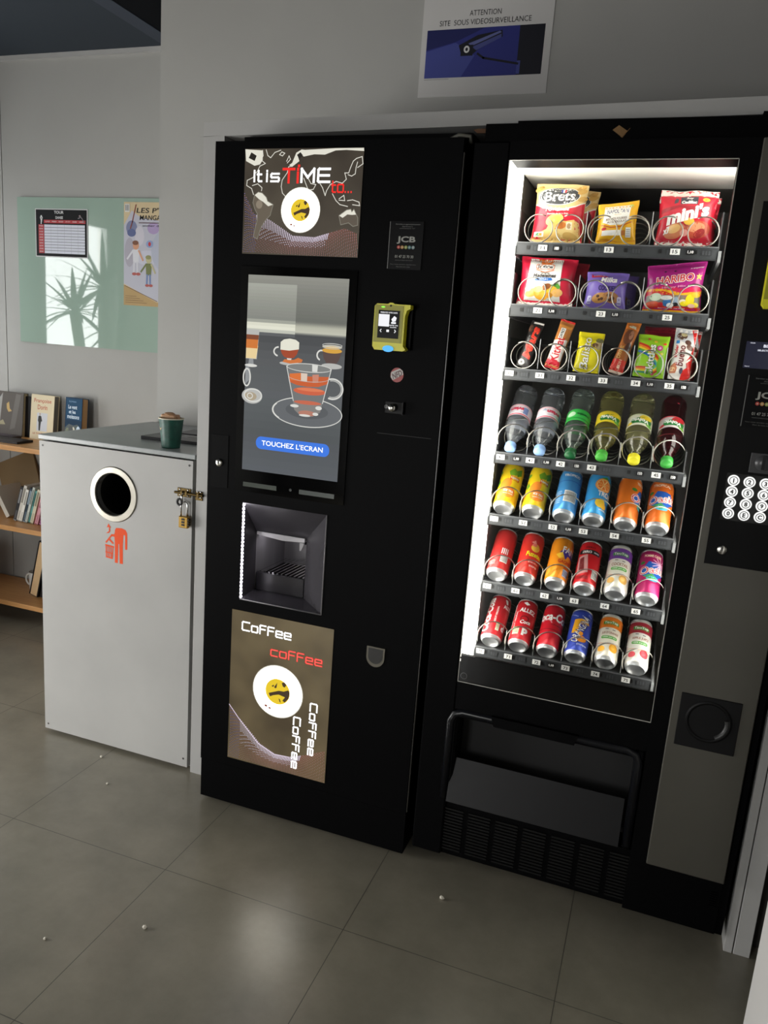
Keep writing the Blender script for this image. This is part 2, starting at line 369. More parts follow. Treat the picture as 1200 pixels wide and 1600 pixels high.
# ------------------------------------------------------------------ surveillance notice above the machines
A = Art(); A.rect(0, 0, 400, 297, mat((196, 194, 192), .6)); N1, N2, N3, N4 = mat((38, 44, 118), .5), mat((62, 70, 140), .5), mat((10, 11, 26), .5), mat((22, 27, 84), .5)
A.rect(17, 53, 379, 188, N1); A.poly([(17, 128), (110, 150), (172, 112), (134, 53), (17, 53)], N2); A.poly([(17, 132), (110, 152), (200, 188), (17, 188)], N4)
A.rect(304, 53, 379, 188, N3); A.rect(304, 56, 314, 92, N2)
A.poly([(120, 142), (178, 168), (252, 178), (254, 160), (182, 128), (160, 112), (130, 116)], N3); A.poly([(150, 146), (244, 176), (250, 172), (160, 138)], mat((92, 98, 150), .5))
A.poly([(162, 136), (250, 168), (250, 158), (176, 126)], mat((66, 72, 128), .5)); A.rect(128, 112, 166, 142, N3); A.ell(146, 130, 9, 10, mat((214, 214, 214), .5)); A.ell(146, 130, 4, 5, N3)
A.line([(182, 116), (200, 104), (306, 84)], 6, N3); A.text('ATTENTION', 195, 229, 97, 15, INK); A.text('SITE  SOUS VIDEOSURVEILLANCE', 195, 205, 281, 15, INK); A.line([(18, 49), (96, 49)], 1.2, mat((110, 110, 110)))
B = MB().box(-.859, -.459, .6975, .6995, 2.128, 2.425, PAPER); A.emit(B, wallmap(-.859, .6975, 2.128))
tag(B.build('surveillance_notice', at=(-.66, .6975, 2.128)), 'white paper notice with a dark blue camera picture on the wall above the machines', 'notice')

# ================================================================== hot drinks machine
def stroke_text(A, s, u, v, w, h, th, m, rot=0.):
    """square techno lettering drawn with strokes; (u,v) is the lower left corner"""
    G = {'C': ([[(1, 1), (.12, 1), (0, .88), (0, .12), (.12, 0), (1, 0)]], 1), 'o': ([[(.1, .72), (.78, .72), (.86, .62), (.86, .1), (.76, 0), (.1, 0), (0, .1), (0, .62), (.1, .72)]], .86),
         'c': ([[(.86, .72), (.1, .72), (0, .62), (0, .1), (.1, 0), (.86, 0)]], .86),
         'f': ([[(.62, 1), (.22, 1), (.12, .9), (.12, 0)], [(-.06, .62), (.55, .62)]], .58), 'F': ([[(.8, 1), (.1, 1), (0, .9), (0, 0)], [(0, .55), (.7, .55)]], .8),
         'e': ([[(.86, 0), (.1, 0), (0, .1), (0, .62), (.1, .72), (.78, .72), (.86, .62), (.86, .36), (0, .36)]], .86),
         'i': ([[(0, 0), (0, .72)], [(0, .96), (0, 1.0)]], .1), 'I': ([[(0, 0), (0, 1)]], .1), 't': ([[(.15, 1), (.15, .1), (.25, 0), (.6, 0)], [(0, .66), (.55, .66)]], .6),
         's': ([[(.8, .72), (.08, .72), (0, .62), (0, .45), (.08, .37), (.74, .37), (.82, .28), (.82, .1), (.74, 0), (0, 0)]], .82),
         'T': ([[(0, 1), (.95, 1)], [(.48, 1), (.48, 0)]], .95), 'M': ([[(0, 0), (0, 1), (.5, .35), (1, 1), (1, 0)]], 1), 'E': ([[(.9, 1), (.08, 1), (0, .92), (0, .08), (.08, 0), (.9, 0)], [(0, .5), (.85, .5)]], .9),
         '.': ([[(0, 0), (0, .03)]], .1), ' ': ([], .35)}
    tot = sum(G[ch][1] for ch in s)+.34*(len(s)-1); x = 0; c, si = math.cos(rot), math.sin(rot)
    for ch in s:
        for pl in G[ch][0]:
            A.line([(u+c*((x+p[0])*w/tot)-si*p[1]*h, v+si*((x+p[0])*w/tot)+c*p[1]*h) for p in pl], th, m)
        x += G[ch][1]+.34
E_WHITE = mat((255, 255, 255), .3, emit=1.5); E_PLATE = mat((255, 250, 238), .3, emit=8.0); E_SOFT = mat((225, 222, 208), .3, emit=1.0); E_RED = mat((238, 40, 34), .3, emit=1.1); E_PINK = mat((255, 120, 110), .3, emit=1.2)
E_GREY = mat((140, 136, 122), .3, emit=.8); E_DARK = mat((34, 29, 24), .3, emit=.8); E_YEL = mat((232, 198, 36), .3, emit=1.0); E_BROWN = mat((70, 50, 30), .3, emit=.8); E_LINE = mat((235, 232, 220), .3, emit=.9)
E_LIL = mat((232, 216, 236), .3, emit=1.0); E_MAU = mat((168, 122, 128), .3, emit=.9); E_RUST = mat((150, 84, 66), .3, emit=.8); E_VIO = mat((132, 112, 172), .3, emit=.9)
def cup(A, u, v, R):
    A.ell(u, v, R*1.04, R*1.04, E_SOFT, 40); A.ell(u, v, R, R, E_PLATE, 40); A.ring(u, v, R*.55, R*.55, R*.03, E_LINE); r = R*.51
    A.ell(u, v, r, r, E_YEL, 32)
    for P in ([(-.25, -.05), (.1, .1), (.5, .12), (.85, .3), (.98, .1), (.9, -.35), (.6, -.72), (.42, -.6), (.62, -.3), (.35, -.25), (.1, -.2), (-.35, -.35), (-.6, -.5), (-.72, -.25)],
              [(.3, .75), (.5, .85), (.7, .7), (.55, .45), (.4, .5)], [(-.3, .3), (-.1, .62), (-.05, .7), (-.1, .3), (-.2, .22)], [(-.5, .35), (-.35, .48), (-.3, .38), (-.42, .28)], [(.1, -.5), (.2, -.75), (.3, -.8), (.22, -.55)]):
        A.poly([(u+x*r, v+y*r) for x, y in P], E_BROWN)
    A.line([(u+R*.58, v-R*.45), (u+R*.72, v-R*.62), (u+R*.8, v-R*.6)], R*.04, E_LINE)
    A.ell(u-R*.46, v-R*.66, R*.07, R*.05, E_RUST); A.ell(u-R*.3, v-R*.72, R*.06, R*.04, E_RUST)
def dots(A, curve, W, H, rows, cols, tone):
    """printed wave of little dots below a crest line"""
    def crest(x):
        for (a, b), (c, d) in zip(curve, curve[1:]):
            if a <= x <= c:
                t = (x-a)/(c-a); return b+(d-b)*t
        return curve[-1][1]
    for j in range(rows):
        q = (j+.5)/rows
        for i in range(cols):
            x = W*(i+.5)/cols; y0 = crest(x); y = y0*(1-q**1.05)+q*2-1.5*math.sin(x/W*5+q*4)*q
            x += 5*math.sin(q*3+x/70); r = 1.25*(1-.3*q)
            if 1 < y < H-1 and 1 < x < W-1.5:
                m = tone(x/W, q, i+j); A.k = 3
                A.tri((x-r*1.25, y), (x, y-r), (x+r*1.25, y), m); A.tri((x-r*1.25, y), (x+r*1.25, y), (x, y+r), m)
def tone(x, q, n):
    if q < .30 and .12 < x < .75: return E_LIL
    if x > .72: return E_RUST if n % 3 else E_MAU
    if x < .12: return E_MAU if n % 2 else E_VIO
    return (E_MAU, E_LIL, E_RUST)[n % 3] if q < .6 else (E_RUST, E_MAU)[n % 2]

cm = thing('coffee_machine', (-.82, .35, 0), 'tall black hot drinks machine with a touchscreen and two backlit coffee pictures', 'coffee machine')
B = MB().box(-1.125, -.512, .270, .690, .02, 1.868, BLACK2); B.box(-1.125, -1.034, .109, .270, .02, 1.868, BLACK2); B.box(-.868, -.512, .109, .270, .02, 1.868, BLACK2); B.box(-1.034, -.868, .109, .270, .02, .650, BLACK2); B.box(-1.034, -.868, .109, .270, .832, 1.868, BLACK2); B.build('cabinet', cm)
X0, X1, Z0, Z1 = -1.0295, -.7820, .6500, .9230          # mouth of the dispensing niche
B = MB()
B.box(-1.143, X0, 0, .107, .135, 1.831, BLACK); B.box(X1, -.5025, 0, .107, .135, 1.831, BLACK, 0)
B.box(X0, X1, 0, .107, .135, Z0, BLACK); B.box(X0, X1, 0, .107, Z1, 1.831, BLACK)
door = B.build('door', cm)
MB().box(-1.143, -.5025, .004, .107, .012, .132, BLACK).build('kick_panel', cm)
B = MB(); B.box(-.5015, -.4995, .003, .012, .14, 1.80, mat((60, 58, 54), .3)); B.box(-.5015, -.497, .098, .107, .14, 1.83, mat((74, 70, 62), .3)); B.build('edge_trim', door)
MB().tube([(-.561, .06, 1.838), (-.53, .055, 1.850), (-.505, .06, 1.848), (-.502, .06, 1.832)], .0045, mat((120, 118, 108), .5)).build('hinge_cover', door)
# upper backlit picture
A = Art(); A.rect(1, 0, 317, 247, backlit_material('printed_map_film', (54, 46, 38), (82, 74, 62), .85))
A.k = 2; dots(A, [(0, 150), (28, 96), (72, 82), (136, 46), (200, 44), (283, 66), (318, 54)], 317, 150, 26, 66, tone)
A.k = 5
nf = [(1, 246), (49, 243), (50, 221), (43, 211), (28, 208), (4, 219)]
A.poly(nf, E_SOFT); A.poly([(11, 226), (18, 239), (33, 231), (28, 219)], E_DARK)
A.poly([(163, 243), (244, 246), (316, 246), (317, 239), (272, 242), (244, 241), (217, 232), (189, 233), (172, 230)], E_SOFT)
sa = [(31, 140), (41, 147), (52, 145), (64, 135), (68, 126), (84, 118), (80, 105), (77, 93), (65, 82), (54, 67), (47, 49), (43, 36), (32, 41), (35, 59), (40, 77), (41, 95), (33, 107), (27, 122)]
A.poly(sa, mat((104, 94, 80), .3, emit=.9)); A.poly([(31, 140), (41, 147), (52, 145), (64, 135), (68, 126), (84, 118), (70, 114), (56, 124), (44, 130)], E_SOFT); A.ell(45, 118, 9, 10, mat((150, 138, 120), .3, emit=.8)); A.line(sa, 1.6, E_GREY, True)
au = [(262, 95), (281, 108), (292, 110), (295, 104), (300, 110), (311, 91), (312, 74), (300, 71), (288, 79), (268, 74)]
A.poly(au, mat((92, 82, 70), .3, emit=.9)); A.poly([(262, 95), (281, 108), (292, 110), (295, 104), (300, 110), (306, 98), (296, 97), (284, 98), (272, 90)], E_SOFT); A.line(au, 1.6, E_GREY, True)
A.poly([(131, 214), (141, 237), (155, 244), (172, 242), (172, 230), (161, 228), (154, 235), (145, 230), (150, 218), (131, 205), (123, 209)], E_SOFT); A.poly([(143, 232), (152, 238), (158, 232), (150, 222)], E_DARK)
for P in ([(119, 192), (106, 175), (104, 160), (108, 145), (117, 137)], [(164, 179), (170, 167), (177, 153)], [(175, 180), (184, 167), (197, 165), (191, 154), (177, 152)], [(208, 167), (215, 158), (223, 140), (226, 151), (235, 165), (250, 172), (266, 168), (276, 177), (271, 191), (281, 191), (285, 203), (291, 217), (299, 223), (313, 227), (316, 211), (303, 203)],
          [(280, 187), (289, 184), (298, 189), (299, 203), (302, 215)], [(49, 243), (51, 231), (46, 221), (58, 213), (43, 207), (36, 194), (28, 189), (26, 181), (9, 174), (8, 162), (22, 155), (28, 141)], [(24, 162), (39, 166), (51, 157), (50, 150)],
          [(59, 244), (64, 231), (72, 226), (83, 238), (99, 243)], [(96, 233), (102, 239), (110, 236), (104, 230), (96, 233)], [(116, 218), (122, 230), (126, 222), (118, 214)], [(242, 144), (252, 129), (263, 120), (283, 116)], [(260, 133), (272, 141), (275, 129), (260, 130)], [(282, 129), (295, 131), (312, 126), (314, 118), (296, 120)], [(119, 192), (122, 205), (131, 207)]): A.line(P, 1.7, E_LINE)
cup(A, 159, 106, 51)
stroke_text(A, 'It', 29, 172, 20, 24, 4.6, E_WHITE); stroke_text(A, 'is', 64, 172, 33, 24, 4.6, E_WHITE); stroke_text(A, 'Ti', 109, 170, 42, 30, 6.0, E_RED); A.rect(147, 204, 153, 210, E_RED); stroke_text(A, 'ME', 158, 171, 74, 29, 5.6, E_WHITE)
stroke_text(A, 'to...', 239, 148, 53, 24, 3.6, E_RED)
B = MB().box(-1.058, -.740, -.0012, .002, 1.565, 1.813, GLOSS); A.emit(B, wallmap(-1.058, -.0012, 1.565), step=1e-5); p = B.build('backlit_picture', cm)
p['label'] = 'upper backlit world map picture with a coffee cup'
# lower backlit picture
A = Art(); A.rect(0, 0, 310, 454, backlit_material('printed_brown_film', (78, 66, 46), (112, 98, 70), .8))
A.k = 2; dots(A, [(0, 168), (33, 131), (99, 68), (149, 48), (196, 51), (253, 71), (310, 97)], 310, 170, 30, 66, tone); A.k = 5
A.poly([(0, 168), (33, 131), (99, 68), (149, 48), (196, 51), (196, 49.5), (149, 46), (98, 66), (32, 129), (0, 165)], E_LIL)
cup(A, 152, 239, 75)
stroke_text(A, 'CoFFee', 34, 399, 150, 24, 4.4, E_WHITE)
for q in (E_RED,): stroke_text(A, 'coFFee', 126, 342, 154, 24, 4.6, q)
stroke_text(A, 'coFFee', 126, 342, 154, 24, 1.4, E_PINK)
stroke_text(A, 'CoFFee', 254, 228, 154, 20, 4.4, E_WHITE, -PI/2); stroke_text(A, 'CoFFee', 206, 176, 154, 20, 4.4, E_WHITE, -PI/2)
B = MB().box(-1.052, -.742, -.0012, .002, .1625, .6165, GLOSS); A.emit(B, wallmap(-1.052, -.0012, .1625), step=1e-5); p = B.build('backlit_picture', cm)
p['label'] = 'lower backlit brown picture lettered Coffee'
# touchscreen
def scr(c, e=.92): return mat(c, .08, emit=e, spec=.22)
A = Art()
def ramp(stops, v):
    for (a, ca), (b, cb) in zip(stops, stops[1:]):
        if a >= v >= b:
            t = (a-v)/(a-b); return tuple(round(x+(y-x)*t) for x, y in zip(ca, cb))
    return stops[-1][1]
st = [(500, (150, 150, 142)), (440, (126, 127, 120)), (392, (112, 114, 108)), (380, (188, 188, 172)), (366, (200, 200, 184)), (359, (78, 80, 82)), (300, (92, 94, 96)), (200, (96, 99, 102)), (100, (86, 89, 92)), (0, (94, 98, 103))]
vs = list(range(500, 392, -9))+list(range(392, 355, -3))+list(range(355, 0, -20))+[0]
A.k = 1
for a, b in zip(vs, vs[1:]): A.rect(0, b, 277, a, scr(ramp(st, (a+b)/2))); A.k = 1
A.k = 2
for a, b in zip(range(480, 352, -8), range(472, 344, -8)): A.k = 2; A.rect(0, b, 138, a, scr(tuple(min(235, round(x*1.16+8)) for x in ramp(st, (a+b)/2))))  # room reflection painted as a paler rectangle on the upper left
GL, GL2, GL3 = scr((224, 224, 218)), scr((150, 153, 155)), scr((190, 190, 186))
A.poly([(0, 291), (32, 291), (37, 365), (0, 365)], GL3); A.poly([(0, 292), (30, 292), (35, 325), (1, 325)], scr((240, 214, 160))); A.poly([(0, 318), (33, 318), (35, 348), (0, 348)], scr((214, 124, 58))); A.poly([(0, 340), (35, 340), (36, 352), (0, 352)], scr((132, 74, 50)))
A.poly([(8, 276), (24, 276), (22, 291), (10, 291)], GL2); A.ell(16, 274, 18, 4, GL); A.poly([(0, 225), (16, 240), (14, 265), (6, 272), (0, 272)], GL2); A.ring(5, 243, 12, 24, 4, GL)
A.ell(22, 196, 30, 20, GL3); A.ell(18, 195, 18, 11, scr((178, 164, 140))); A.ring(25, 198, 27, 18, 3.5, GL); A.ring(16, 196, 9, 8, 2.5, GL)
A.ring(94, 315, 15, 13, 4, GL, 20, PI*.5, PI*1.45); A.poly([(99, 322), (151, 326), (146, 311), (138, 302), (124, 299), (110, 303), (103, 311)], scr((168, 78, 52))); A.poly([(99, 320), (99, 339), (108, 346), (124, 349), (141, 347), (151, 341), (151, 324), (124, 319)], scr((236, 234, 218)))
A.ell(128, 287, 30, 5, GL3); A.poly([(106, 290), (128, 287), (160, 292), (163, 299), (150, 303), (138, 297), (112, 297)], scr((214, 122, 66))); A.poly([(118, 300), (132, 300), (130, 296), (120, 296)], GL)
A.ell(243, 289, 28, 7, GL3); A.ring(214, 314, 14, 14, 4, GL, 20, PI*.4, PI*1.4); A.poly([(215, 330), (269, 328), (262, 305), (255, 296), (228, 296), (220, 308)], scr((96, 78, 74))); A.ell(242, 327, 27, 6.5, scr((222, 168, 72))); A.ell(242, 336, 27, 5.5, scr((196, 192, 178))); A.ell(242, 335, 18, 3, scr((226, 190, 120))); A.ring(242, 340, 27, 5, 1.5, GL)
A.ell(181, 168, 98, 38, scr((106, 109, 112))); A.ring(181, 168, 99, 38, 2.4, GL, 48); A.ell(181, 172, 60, 20, scr((94, 97, 100))); A.ring(181, 168, 99, 38, 4.5, GL, 16, PI*.85, PI*1.2)
A.ring(249, 233, 30, 27, 4, GL, 24, -PI*.62, PI*.62); A.ring(249, 233, 25, 22, 2.5, GL3, 24, -PI*.6, PI*.6)
A.poly([(119, 280), (242, 281), (237, 246), (228, 214), (222, 193), (142, 193), (134, 215), (126, 246)], scr((120, 122, 122))); A.ell(181, 280, 61, 11, scr((132, 134, 132))); A.ring(181, 280, 62, 11, 1.8, GL)
A.poly([(126, 256), (238, 262), (234, 244), (210, 235), (180, 233), (150, 235), (130, 241)], scr((206, 100, 58))); A.poly([(128, 262), (160, 266), (160, 246), (131, 246)], scr((226, 120, 62))); A.ell(186, 222, 45, 9.5, scr((212, 104, 74))); A.ell(188, 226, 38, 4, scr((230, 130, 92)))
A.poly([(160, 266), (178, 266), (178, 246), (161, 246)], scr((226, 206, 190))); A.poly([(192, 264), (210, 266), (209, 246), (194, 244)], scr((208, 140, 118))); A.poly([(190, 289), (206, 288), (205, 272), (191, 272)], GL); A.ring(181, 257, 57, 12, 1.3, GL3, 24, PI, 2*PI)
A.poly([(141, 195), (224, 195), (219, 172), (200, 160), (184, 157), (162, 160), (146, 172)], scr((138, 134, 130))); A.ell(182, 193, 38, 5, scr((204, 110, 84))); A.ell(182, 166, 24, 7, scr((188, 130, 112)))
for q in ((146, 182, 12, 4), (214, 182, 9, 5), (176, 160, 16, 3), (206, 166, 8, 4)): A.ell(*q, GL)
for a, b in (((119, 280), (142, 195)), ((243, 281), (224, 195))): A.line([a, b], 2, GL)
A.rect(39, 60, 250, 93, scr((66, 122, 226), 1.0), 15); A.text("TOUCHEZ L'ECRAN", 144, 77, 176, 13.5, scr((255, 255, 255), 1.2), .014)
B = MB().box(-1.056, -.737, -.004, .004, .955, 1.535, GLOSS)
B.box(-1.030, -.930, -.0046, -.004, .969, .981, mat((70, 76, 70), .25)); B.box(-.864, -.764, -.0046, -.004, .969, .981, mat((70, 76, 72), .25)); B.lathe([(.004, -.0046), (.0001, -.0047)], mat((60, 64, 62), .2), (-.889, 0, .976), 'y', 12)
g = B.build('touchscreen', cm)
B = MB().box(-1.0345, -.7575, -.0045, -.004, 1.0145, 1.5145, scr((86, 88, 90))); A.emit(B, wallmap(-1.0345, -.0045, 1.0145), step=6e-6, base=.0001); B.build('display', g)
# dispensing niche
NI = noisy('niche_plastic', (58, 56, 60), (66, 64, 68), 6, .26, 3)
xi0, xi1, zi0, zi1, D = -1.0290, -.8735, .6560, .8270, .08
B = MB()
for q in ([(X0, 0, Z1), (X1, 0, Z1), (xi1, D, zi1), (xi0, D, zi1)], [(X1, 0, Z1), (X1, 0, Z0), (xi1, D, zi0), (xi1, D, zi1)], [(X0, 0, Z0), (xi0, D, zi0), (xi1, D, zi0), (X1, 0, Z0)], [(X0, 0, Z1), (xi0, D, zi1), (xi0, D, zi0), (X0, 0, Z0)]): B.add(q, [(0, 1, 2, 3)], NI)
for a, b in (((X1, Z1), (X1, Z0)), ((X0, Z0), (X1, Z0))): B.tube([(a[0], -.001, a[1]), (b[0], -.001, b[1])], .0018, mat((120, 118, 120), .3))
n = B.build('dispensing_niche', cm)
B = MB(); d2 = .26; dk = noisy('brushed_steel', (120, 118, 118), (150, 148, 150), 20, .3, 4, (1, 1, .1), metal=.35)
B.add([(xi0, d2, zi0), (xi1-.005, d2, zi0), (xi1-.005, d2, zi1), (xi0, d2, zi1)], [(0, 1, 2, 3)], dk)
for q in ([(xi0, D, zi0), (xi1, D, zi0), (xi1-.005, d2, zi0), (xi0, d2, zi0)], [(xi0, D, zi1), (xi0, d2, zi1), (xi1-.005, d2, zi1), (xi1, D, zi1)]): B.add(q, [(0, 1, 2, 3)], BLACK2)
for q in ([(xi0, D, zi0), (xi0, d2, zi0), (xi0, d2, zi1), (xi0, D, zi1)], [(xi1, D, zi0), (xi1, D, zi1), (xi1-.005, d2, zi1), (xi1-.005, d2, zi0)]): B.add(q, [(0, 1, 2, 3)], dk)
B.build('chamber', n)
B = MB().box(xi0+.003, xi1-.004, .082, .09, zi0, .708, mat((46, 44, 48), .25)); B.box(xi0+.003, xi1-.004, .09, .25, .69, .694, BLACK2)
for i in range(11):
    x = xi0+.008+i*.0135; B.add([(x, .09, .711), (x+.006, .09, .711), (x+.011, .245, .711), (x+.005, .245, .711)], [(0, 1, 2, 3)], CHROME)
    B.add([(x, .09, .704), (x, .09, .711), (x+.006, .09, .711), (x+.006, .09, .704)], [(3, 2, 1, 0)], CHROME)
B.build('drip_grid', n)
MB().box(xi0+.01, xi1-.012, .104, .116, .8225, .8245, mat((250, 244, 255), .4, emit=14.)).build('fill_lamp', n)  # added glowing strip behind the nozzle cover, brightens the chamber
B = MB(); B.prism([(xi0+.004, .829), (xi1-.003, .829), (xi1-.003, .818), (xi1-.07, .813), (xi0+.05, .816), (xi0+.004, .820)], mat((205, 203, 206), .3), .074, .10); B.lathe([(.008, .800), (.010, .815)], BLACK2, (-.90, .12, 0), seg=12); B.prism([(-.893, .815), (-.880, .815), (-.882, .806), (-.888, .792), (-.893, .792)], mat((180, 178, 180), .3), .078, .084); B.build('nozzle_cover', n)
B = MB(); LED = mat((250, 244, 255), .3, emit=14)
for i in range(26):
    z = Z0+.004+i*.0104; B.box(X0-.0005, X0+.0038, -.0016, .003, z, z+.0052, LED)
B.box(X0-.001, X0+.003, -.0008, .002, Z0, Z1, mat((220, 214, 226), .3, emit=1.2)); B.build('led_strip', n)
# right side of the door
def info_plate(x, z, name='info_plate'):
    A = Art(); G1, G2 = mat((150, 150, 144), .5), mat((96, 96, 94), .5)
    A.rect(0, 0, 84, 108, mat((8, 8, 9), .35, spec=.12)); A.line([(1, 2), (1, 106)], 1.4, mat((116, 116, 114), .3))
    A.text('Entretien et approvisionnement', 45, 101, 60, 3.4, G2, .02); A.text('distributeurs', 44, 96.5, 26, 3, G2); A.text('automatiques 7j/7', 44, 92, 38, 3, G2)
    A.text('JCB', 43, 66, 46, 17, G1, .03)
    for i, c in enumerate(((176, 58, 50), (176, 132, 70), (136, 148, 70), (84, 130, 134), (118, 140, 144))): A.ell(25.5+i*9, 50, 3.9, 3.9, mat(c, .5)); A.ell(25.5+i*9, 50, 1.5, 1.5, mat((190, 180, 160), .5))
    A.text('01 47 25 70 30', 41, 29, 46, 6.4, G1, .01); A.text('www.contact-service.fr', 41, 21, 44, 2.6, G2); A.text('Pour toute question appelez-nous', 40, 11, 64, 2.8, G2); A.text('Merci de votre visite', 40, 6, 34, 2.6, G2)
    B = MB().box(x, x+.084, -.002, .001, z, z+.108, mat((8, 8, 9), .35, spec=.12)); A.emit(B, wallmap(x, -.002, z), step=1e-5); return B
info_plate(-.664, 1.542).build('info_plate', cm)
def card_reader(x, z, parent):
    Y1, Y2 = mat((150, 146, 34), .38), mat((212, 206, 40), .35)
    B = MB().box(x+.006, x+.088, -.012, 0, z+.004, z+.106, BLACK2)
    B.prism([(x+.006, z), (x+.078, z), (x+.084, z+.004), (x+.077, z+.012), (x+.077, z+.080), (x+.081, z+.094), (x+.089, z+.098), (x+.089, z+.107), (x+.05, z+.107), (x+.045, z+.110), (x+.038, z+.110), (x+.033, z+.107), (x+.006, z+.107), (x, z+.101), (x, z+.008)], Y2, -.034, -.012)
    B.prism([(x+.002, z+.018), (x+.072, z+.018), (x+.072, z+.104), (x+.002, z+.104)], Y1, -.0352, -.034); B.lathe([(.0024, -.0358), (.0001, -.036)], INK, (x+.041, 0, z+.103), 'y', 12)
    r = B.build('card_reader', parent)
    A = Art(); A.rect(0, 0, 52, 64, mat((7, 7, 8), .3, spec=.1)); e = mat((235, 236, 240), .3, emit=1.0)
    A.text('PRESENTEZ VOTRE CARTE', 26, 59, 42, 3.4, e, .02); A.rect(1, 27, 28, 55, e); A.poly([(33, 44), (40, 52), (46, 48), (44, 40), (36, 38)], e); A.rect(33, 34, 45, 38, e); A.text('carte ou', 39, 30.5, 22, 3, e, .02); A.text('mobile', 39, 26, 16, 3, e, .02)
    A.line([(9, 14), (6.5, 17), (9, 20)], 1.8, e); A.rect(22.5, 14.5, 29, 20, e); A.line([(43, 14), (45.5, 17), (43, 20)], 1.8, e)
    B = MB().box(x+.012, x+.064, -.0366, -.035, z+.028, z+.092, INK); A.emit(B, wallmap(x+.012, -.0366, z+.028), step=1e-5); B.build('reader_screen', r)
    for q, c_ in (((41, 4, 14, 7.5), (30, 160, 235)), ((22, 99.5, 5, 1.8), (140, 255, 60))):
        A = Art(); A.ell(*q, mat(c_, .3, emit=1.2)); B = MB(); A.emit(B, wallmap(x, -.0352, z)); B.build('status_light', r)
    return r
card_reader(-.676, 1.353, cm)
A = Art(); A.ell(0, 0, 16.5, 17.5, mat((150, 48, 46), .4)); A.poly([(-16, -6), (-10, -13), (16, 2), (14, 11), (6, 16), (-15, 6)], mat((176, 172, 168), .4)); A.text('NFD', 0, 1, 27, 14, mat((80, 40, 42), .4), .03, .2, .45)
B = MB(); B.lathe([(.017, 0), (.017, -.0008), (.0001, -.0009)], mat((120, 52, 50), .4), (-.619, 0, 1.296), 'y'); A.emit(B, wallmap(-.619, -.0009, 1.296)); B.build('round_sticker', cm)
B = MB().box(-.643, -.594, -.002, 0, 1.203, 1.230, MATTE); B.build('lock_plate', cm)
B = MB().lathe([(.0001, -.016), (.0085, -.016), (.0095, -.012), (.0095, -.002)], STEEL, (-.622, 0, 1.217), 'y', 20); B.lathe([(.005, -.004), (.0001, -.0045)], mat((60, 60, 60), .3), (-.640, 0, 1.218), 'y', 12); B.box(-.5965, -.594, -.012, 0, 1.202, 1.232, MATTE); B.build('coin_button', cm)
MB().box(-1.132, -1.080, -.0015, 0, .956, 1.098, BLACK2).build('lock_plate', cm)
def cylinder_lock(x, z, parent, y=0.):
    B = MB().lathe([(.0001, y-.005), (.0085, y-.005), (.0105, y-.003), (.0105, y)], STEEL, (x, 0, z), 'y', 20); B.box(x-.0012, x+.0012, y-.0056, y-.005, z-.001, z+.006, INK); B.lathe([(.0035, y-.0055), (.0001, y-.0056)], mat((120, 118, 112), .3, 1.), (x, 0, z), 'y', 12); return B.build('lock', parent)
cylinder_lock(-1.106, 1.023, cm, -.0015)
B = MB(); P = [(-.645, .592), (-.595, .592)]+[(-.620+.025*math.cos(a), .563-.026*math.sin(a)) for a in [k*PI/12 for k in range(13)]]
B.prism(P, mat((96, 92, 80), .4), -.004, 0); Q = [(-.640, .588), (-.600, .588)]+[(-.620+.020*math.cos(a), .566-.020*math.sin(a)) for a in [k*PI/12 for k in range(13)]]
B.prism(Q, mat((30, 29, 27), .4), -.0048, -.004); B.build('coin_return', cm)
MB().box(-.66, -.52, -.0006, 0, 1.150, 1.152, MATTE).build('door_seam', door)
# scraps of cardboard wedged above the machines
B = MB(); B.add([(-.214, .088, 1.879), (-.182, .085, 1.882), (-.150, .088, 1.874), (-.155, .080, 1.862), (-.168, .078, 1.845)], [(0, 4, 3, 2, 1)], mat((150, 116, 76), .8)); B.add([(-.155, .080, 1.862), (-.150, .088, 1.874), (-.150, .106, 1.874), (-.155, .100, 1.862)], [(0, 3, 2, 1)], mat((120, 90, 58), .8)); B.add([(-.214, .091, 1.879), (-.182, .089, 1.882), (-.150, .092, 1.874), (-.155, .084, 1.862), (-.168, .082, 1.845)], [(0, 1, 2, 3, 4)], mat((150, 116, 76), .8))
tag(B.build('cardboard_wedge', at=(-.18, .09, 1.85)), 'folded brown cardboard corner hanging over the top edge of the snack machine', 'cardboard')
tag(MB().prism([(-.510, 1.872), (-.50, 1.8745), (-.458, 1.874), (-.446, 1.868), (-.47, 1.865), (-.50, 1.865)], mat((104, 74, 52), .8), .1, .106).build('cardboard_strip', at=(-.48, .1, 1.866)), 'thin brown cardboard strip wedged between the two machine tops', 'cardboard')

# ================================================================== litter cabinet
BX0, BX1, BY0, BY1, BZ = -1.825, -1.253, .110, .692, 1.015
lc = thing('litter_cabinet', (-1.54, .4, 0), 'pale grey metal litter cabinet with a round steel-rimmed hole in its door', 'litter bin')
B = MB().box(BX0, BX0+.015, BY0+.02, BY1, .012, BZ-.018, BIN); B.box(BX1-.012, BX1, BY0+.02, BY1, .012, BZ-.018, BIN); B.box(BX0, BX1, BY1-.012, BY1, .012, BZ-.018, BIN); B.box(BX0, BX1, BY0+.02, BY1, .006, .02, BIN)
B.build('body', lc)
MB().box(BX0-.003, BX1, BY0-.002, BY1, BZ-.015, BZ, BIN_TOP, .002).build('top_panel', lc)
B = MB(); hx, hz, hr = -1.5415, .859, .0655; N = 48; dz1 = BZ-.020; x0, x1, z0 = BX0, -1.262, .012
def edge(a):
    c, s = math.cos(a), math.sin(a); ts = []
    if c > 1e-9: ts.append((x1-hx)/c)
    if c < -1e-9: ts.append((x0-hx)/c)
    if s > 1e-9: ts.append((dz1-hz)/s)
    if s < -1e-9: ts.append((z0-hz)/s)
    t = min(ts); return (hx+t*c, hz+t*s)
